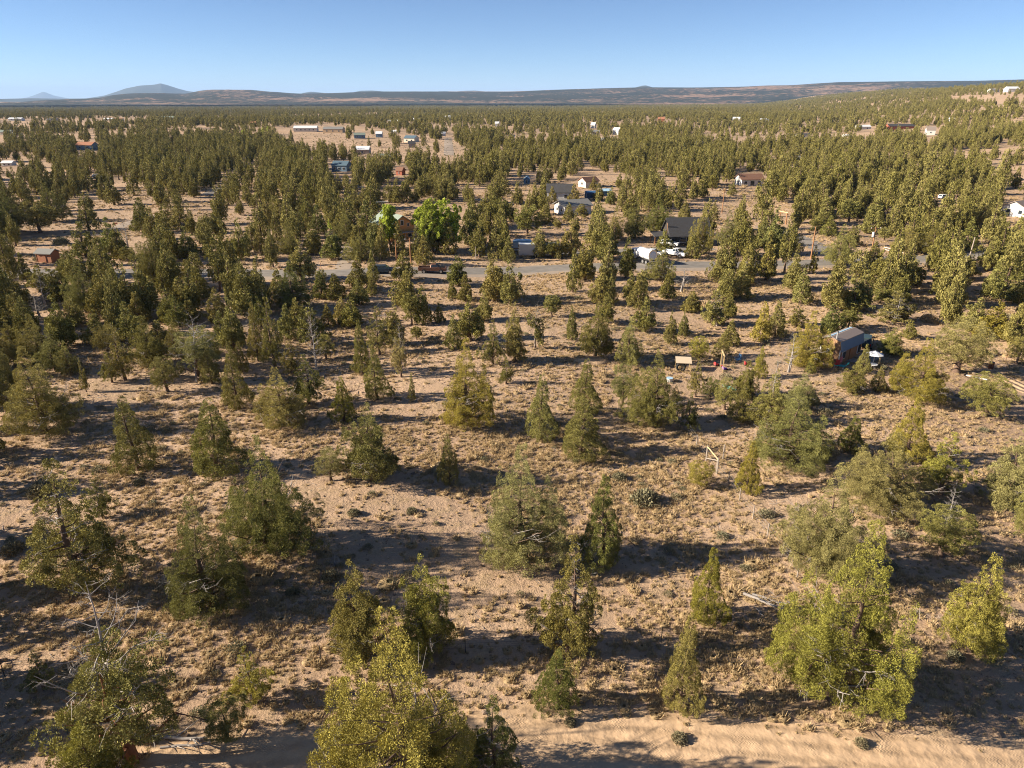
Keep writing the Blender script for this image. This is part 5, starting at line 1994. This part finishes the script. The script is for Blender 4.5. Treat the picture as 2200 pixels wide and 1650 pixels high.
for z in (.3, .62, .93): MB().tube((0, 0, z), (0, 0, z + .04), .34, n=18).build("hoop", M['dark_metal'], root)
for (px, py, L, yaw, mt, lab) in ((2098, 812, 2.4, -42, 'white', "long white board lying beside the old split juniper"), (2106, 806, 2.0, -46, 'wood_grey', "thin grey board lying next to the long white one")):
    o = MB().box(0, 0, .09, L, .34 if mt == 'white' else .14, .07).build("board", M[mt]); o.location = ground(px, py); o.rotation_euler = (0, 0, math.radians(yaw)); tag(o, lab, "board")

# fallen logs and brush
for (px, py, L, yaw, rr, lab) in ((1640, 1296, 3.0, -38, .13, "fallen grey log left of the huge bright juniper"), (1652, 1290, 2.4, -30, .09, "thinner fallen log lying against the fallen grey log"),
                                  (1630, 1316, 1.1, -70, .06, "short broken branch below the fallen grey log"), (365, 1588, 4.4, -4, .12, "long fallen bough beside the half-dead giant"),
                                  (400, 1604, 2.8, 6, .07, "thinner fallen bough below the long one"), (560, 815, 2.0, 20, .08, "fallen grey bough under the twin narrow junipers")):
    B = ground(px, py)
    root = empty("fallen_log", B, math.radians(yaw)); tag(root, lab, "log", "fallen logs and boughs")
    V, Fq = [], []
    tube_path(V, Fq, [(-L / 2, 0, rr), (-L / 6, .06, rr * 1.1), (L / 5, -.05, rr * 1.3), (L / 2, .08, rr * 1.7)], [rr, rr * .9, rr * .75, rr * .45], 8)
    link("stem", np_mesh("log", V, np.array(Fq), [M['deadwood']], shade=True), root)
    rg = np.random.default_rng(int(px))
    for i in range(5):
        x = rg.uniform(-L / 3, L / 2); a = rg.uniform(0.5, 1.2) * (1 if i % 2 else -1); l = L * rg.uniform(.2, .4)
        V, Fq = [], []
        tube_path(V, Fq, [(x, 0, rr), (x + l * .5, math.sin(a) * l * .5, rr + .25 * l), (x + l * .8, math.sin(a) * l, rr + .3 * l)], [rr * .4, rr * .25, rr * .08], 5)
        link("twig", np_mesh("twig", V, np.array(Fq), [M['deadwood']]), root)

# ------------------------------------------------------------------ fences, poles, gateways
def fence(name, label, pts, hpost, rad, mats, wires, topw=None):
    base = ground(*pts[0]); root = empty(name, base); tag(root, label, "fence")
    P = [Vector(ground(*p) - base) for p in pts]
    for p in P:
        MB().tube(p - Vector((0, 0, .2)), p + Vector((0, 0, hpost)), rad, rad * .9, n=7).build("post", mats[0], root)
    for z, wr in wires:
        for a, b in zip(P[:-1], P[1:]):
            MB().tube(a + Vector((0, 0, z)), b + Vector((0, 0, z)), wr, n=4, caps=False).build("wire" if wr < .03 else "rail", mats[1], root)
    return root


FP = [(1410, 858), (1455, 898), (1496, 959), (1517, 988), (1538, 1017), (1564, 1040), (1588, 1077), (1617, 1115), (1648, 1154), (1680, 1196), (1712, 1242)]
fence("wire_fence", "wire fence on grey wooden posts running down the right-hand slope", FP, 1.35, .055, (M['wood_grey'], M['galv']), [(.5, .006), (.85, .006), (1.2, .006)])
fence("wire_fence", "thin wire fence on steel posts crossing the lower foreground", [(-160, 1462), (10, 1452), (353, 1434), (690, 1420), (1000, 1403), (1240, 1392), (1420, 1382), (1573, 1380), (1800, 1378), (2100, 1376), (2300, 1380)], 1.3, .03,
      (M['dark_metal'], M['dark_metal']), [(.45, .006), (.8, .006), (1.15, .006)])
fence("wire_fence", "post fence along the far side of the paved road, left", [(120, 580), (190, 580), (262, 579), (284, 579), (330, 578), (438, 577), (520, 577), (600, 577), (690, 577)], 1.3, .06, (M['wood_pole'], M['galv']), [(.6, .008), (1.1, .008)])
fence("wire_fence", "post fence along the near side of the paved road, right", [(1230, 603), (1300, 601), (1420, 594), (1530, 592), (1640, 588), (1740, 582), (1850, 574), (1950, 570)], 1.2, .06, (M['wood_grey'], M['galv']), [(.6, .008), (1.05, .008)])
fence("rail_fence", "pale wooden rail fence by the road bend at the right", [(1898, 540), (1912, 543), (1928, 549), (1940, 553)], 1.3, .09, (M['wood_light'], M['white']), [(.5, .06), (1.0, .06)])
fence("rail_fence", "short pale rail corner standing below the road, centre right", [(1214, 605), (1222, 606), (1231, 604)], 1.3, .08, (M['wood_light'], M['wood_light']), [(.5, .05), (1.15, .05)])
# timber brace in the line of posts
root = empty("brace_frame", ground(1527, 1004), 0); tag(root, "weathered timber gate brace in the post line", "gate")
a = Vector(ground(1517, 990) - ground(1527, 1004)); b = Vector(ground(1540, 1019) - ground(1527, 1004)); c = Vector(ground(1553, 988) - ground(1527, 1004))
for p_ in (a, b, c): MB().tube(p_, p_ + Vector((0, 0, 1.75)), .08, .075, n=8).build("post", M['wood_grey'], root)
MB().tube(a + Vector((0, 0, 1.6)), b + Vector((0, 0, 1.6)), .07, n=8).build("rail", M['wood_light'], root)
MB().tube(a + Vector((0, 0, .3)), b + Vector((0, 0, 1.5)), .05, n=8).build("brace", M['wood_grey'], root)
for (px, py, lab) in ((2160, 775, "left rusty steel post at the yard edge, far right"), (2178, 770, "right rusty steel post at the yard edge, far right")):
    o = MB().tube((0, 0, -.2), (0.12, 0, 1.6), .035, n=6).build("steel_post", M['rustmetal']); o.location = ground(px, py); tag(o, lab, "post")

POLES = """
1742 556 487 .16 wood_pole|tall orange-brown utility pole left of the road bend|-
1871 548 487 .16 wood_pole|brown utility pole carrying a white transformer|t
1685 545 493 .12 galv|thin grey pole rising from dark junipers left of the road bend|-
2079 566 510 .17 wood_grey|leaning pale grey utility pole at the right|-
1551 458 405 .14 wood_pole|brown utility pole beside the open lot right of the black house|x
852 560 515 .15 wood_pole|left of two brown poles in front of the cabin|-
883 568 511 .17 wood_pole|right and taller of two brown poles in front of the cabin|x
1022 556 530 .12 wood_grey|short grey pole on the bare verge right of the cabin|-
1414 402 372 .13 wood_pole|thin utility pole behind the bare lot, upper right|x
355 405 370 .14 wood_grey|grey utility pole among the junipers, upper left|x
620 346 318 .15 wood_grey|utility pole at the near edge of the meadow|x
528 378 338 .14 wood_grey|utility pole left of the meadow among junipers|x
"""
TOPS = []
for line in POLES.strip().splitlines():
    row, lab, ex = line.split('|')
    px, py, ty, rr, mt = row.split(); px, py, ty = float(px), float(py), float(ty)
    B = ground(px, py); h = solve_height(B, ty)
    root = empty("utility_pole", B); tag(root, lab, "utility pole", "utility poles")
    MB().tube((0, 0, -.3), (0.25 if '2079' in row else 0, 0, h), float(rr), float(rr) * .7, n=10).build("pole", M[mt], root)
    if ex == 't':
        MB().tube((-.38, -.1, h - 2.3), (-.38, -.1, h - 1.2), .26, n=14).build("transformer", M['white'], root)
    if ex in 'xt':
        MB().box(0, 0, h - .45, 2.2, .12, .14).build("crossarm", M[mt], root)
        for x in (-1, 0, 1): MB().tube((x, 0, h - .38), (x, 0, h - .15), .05, n=6).build("insulator", M['white'], root)
    TOPS.append(Vector((B[0], B[1], B[2] + h - .1)))
for (i, j, lab) in ((0, 1, "power line strung between the two brown poles at the road bend"), (2, 0, "power line strung from the grey pole to the orange-brown pole"), (5, 6, "power line strung between the two cabin poles"), (1, 3, "power line strung to the leaning grey pole")):
    a, b = TOPS[i], TOPS[j]; mb = MB(); pr = None
    for k in range(11):
        t = k / 10; q = a.lerp(b, t) - a; q.z -= 1.1 * 4 * t * (1 - t) * min(1, (b - a).length / 40)
        if pr is not None: mb.tube(pr, q, .014, n=4, caps=False)
        pr = q
    o = mb.build("power_line", M['dark_metal']); o.location = a; tag(o, lab, "cable")

def gateway(px0, py0, px1, py1, topy, lab):
    A = ground(px0, py0); Bq = ground(px1, py1)
    h = solve_height(A, topy)
    root = empty("log_gateway", A); tag(root, lab, "gateway")
    d = Vector(Bq - A)
    MB().tube((0, 0, -.2), (0, 0, h), .16, n=9).build("post", M['wood_pole'], root)
    MB().tube(d + Vector((0, 0, -.2)), d + Vector((0, 0, h)), .16, n=9).build("post", M['wood_pole'], root)
    e = d.normalized() * .6
    MB().tube(-e + Vector((0, 0, h + .12)), d + e + Vector((0, 0, h + .12)), .15, n=9).build("beam", M['wood_light'], root)


gateway(1674, 479, 1688, 482, 455, "log gateway with a pale top beam over a drive at the right")
root = empty("road_sign", ground(252, 500)); tag(root, "small red sign on a post beside the left side road", "sign")
MB().tube((0, 0, 0), (0, 0, 2.6), .05, n=7).build("post", M['wood_pole'], root)
MB().box(0, -.06, 2.5, 1.2, .04, .35).build("board", M['redbarn'], root)
root = empty("propane_tank", ground(888, 545)); tag(root, "white tank standing behind the taller cabin pole", "tank")
MB().tube((-.9, 0, .75), (.9, 0, .75), .48, n=16).build("tank", M['white'], root)
for x in (-.5, .5): MB().box(x, 0, .2, .12, .7, .4).build("leg", M['dark_metal'], root)
MB().dome(0, 0, 1.2, .15, .15, .15, 10, 3).build("valve_cap", M['white'], root)

# ------------------------------------------------------------------ labels for the rest of the junipers
MARKS = [("wooden shed", 106, 560), ("timber cabin", 860, 500), ("brown pickup", 930, 585), ("dark blue car", 825, 586), ("large lime-green tree", 945, 530),
         ("beige box trailer", 1158, 550), ("white tank truck", 1381, 562), ("black-walled house", 1472, 520), ("log gateway", 1681, 480), ("tiny house", 1810, 765),
         ("patio umbrella", 1874, 790), ("swing frame", 1550, 794), ("canvas play shelter", 1467, 795), ("orange-brown utility pole", 1742, 553), ("transformer pole", 1871, 540),
         ("leaning grey pole", 2079, 562), ("white house with brown roof", 1608, 396), ("white low-roofed house", 1230, 456), ("rusty burn barrel", 2128, 790),
         ("dirt mound", 1268, 775), ("dark green car", 1858, 742), ("slate-blue house", 735, 366), ("rust-red shed", 861, 375), ("tiny blue shed", 1132, 392),
         ("red road sign", 252, 500), ("white house at the right edge", 2190, 460), ("rail fence by the bend", 1920, 548), ("short rail corner", 1222, 604),
         ("left of two cabin poles", 852, 558), ("blue canopies", 1284, 426), ("pale dead snag left of centre", 680, 802), ("white-spiked half-dead tree", 862, 808),
         ("pale-crowned half-dead tree", 428, 816), ("grey snag at far left", 85, 680), ("tangled shrub below the road", 1465, 627), ("golden straw bush", 1995, 688),
         ("tall layered central juniper", 1005, 910), ("big golden-green juniper", 1968, 858), ("stacked juniper pair", 1253, 930), ("squat rounded juniper", 605, 912),
         ("broad two-stemmed juniper", 95, 928), ("spreading low-limbed juniper", 1405, 915), ("pale dead snag by the tiny house", 1695, 800), ("tangled snag beyond the green car", 1920, 694),
         ("long grey house", 340, 358), ("tan house with orange-brown roof", 1681, 347), ("small grey pole right of the cabin", 1022, 555), ("salmon-roofed house", 1264, 400)]
SHAPE = {'c': "pointed", 'b': "bushy", 'r': "round-headed", 'p': "thin airy", 'h': "ragged"}
ORD = ["nearest", "second", "third", "fourth", "fifth", "sixth", "seventh"]
todo = [t for t in TREE_OBJS if not t[0].get("label")]
cand = []
for i, t in enumerate(todo):
    for j, (nm, mx_, my_) in enumerate(MARKS):
        dx, dy = t[1] - mx_, (t[2] - my_) * 2.2
        cand.append((math.hypot(dx, dy), i, j, dx, dy))
cand.sort()
used, count = {}, {}
for d, i, j, dx, dy in cand:
    if i in used: continue
    way = ("right of" if dx > 0 else "left of") if abs(dx) > abs(dy) else ("in front of" if dy > 0 else "behind")
    shape = SHAPE[todo[i][5]]
    key = (j, way, shape)
    if count.get(key, 0) >= len(ORD): continue
    k = count.get(key, 0); count[key] = k + 1
    used[i] = "%s %s juniper %s the %s" % (ORD[k], shape, way, MARKS[j][0])
seen = set()
for i, t in enumerate(todo):
    tag(t[0], used.get(i, "bushy juniper in the crowded stand"))
print("tris", sum(sum(len(p.vertices) - 2 for p in m.polygons) for m in bpy.data.meshes if m.users), "meshes", len(bpy.data.meshes))
print("labels", len(used), "of", len(todo))
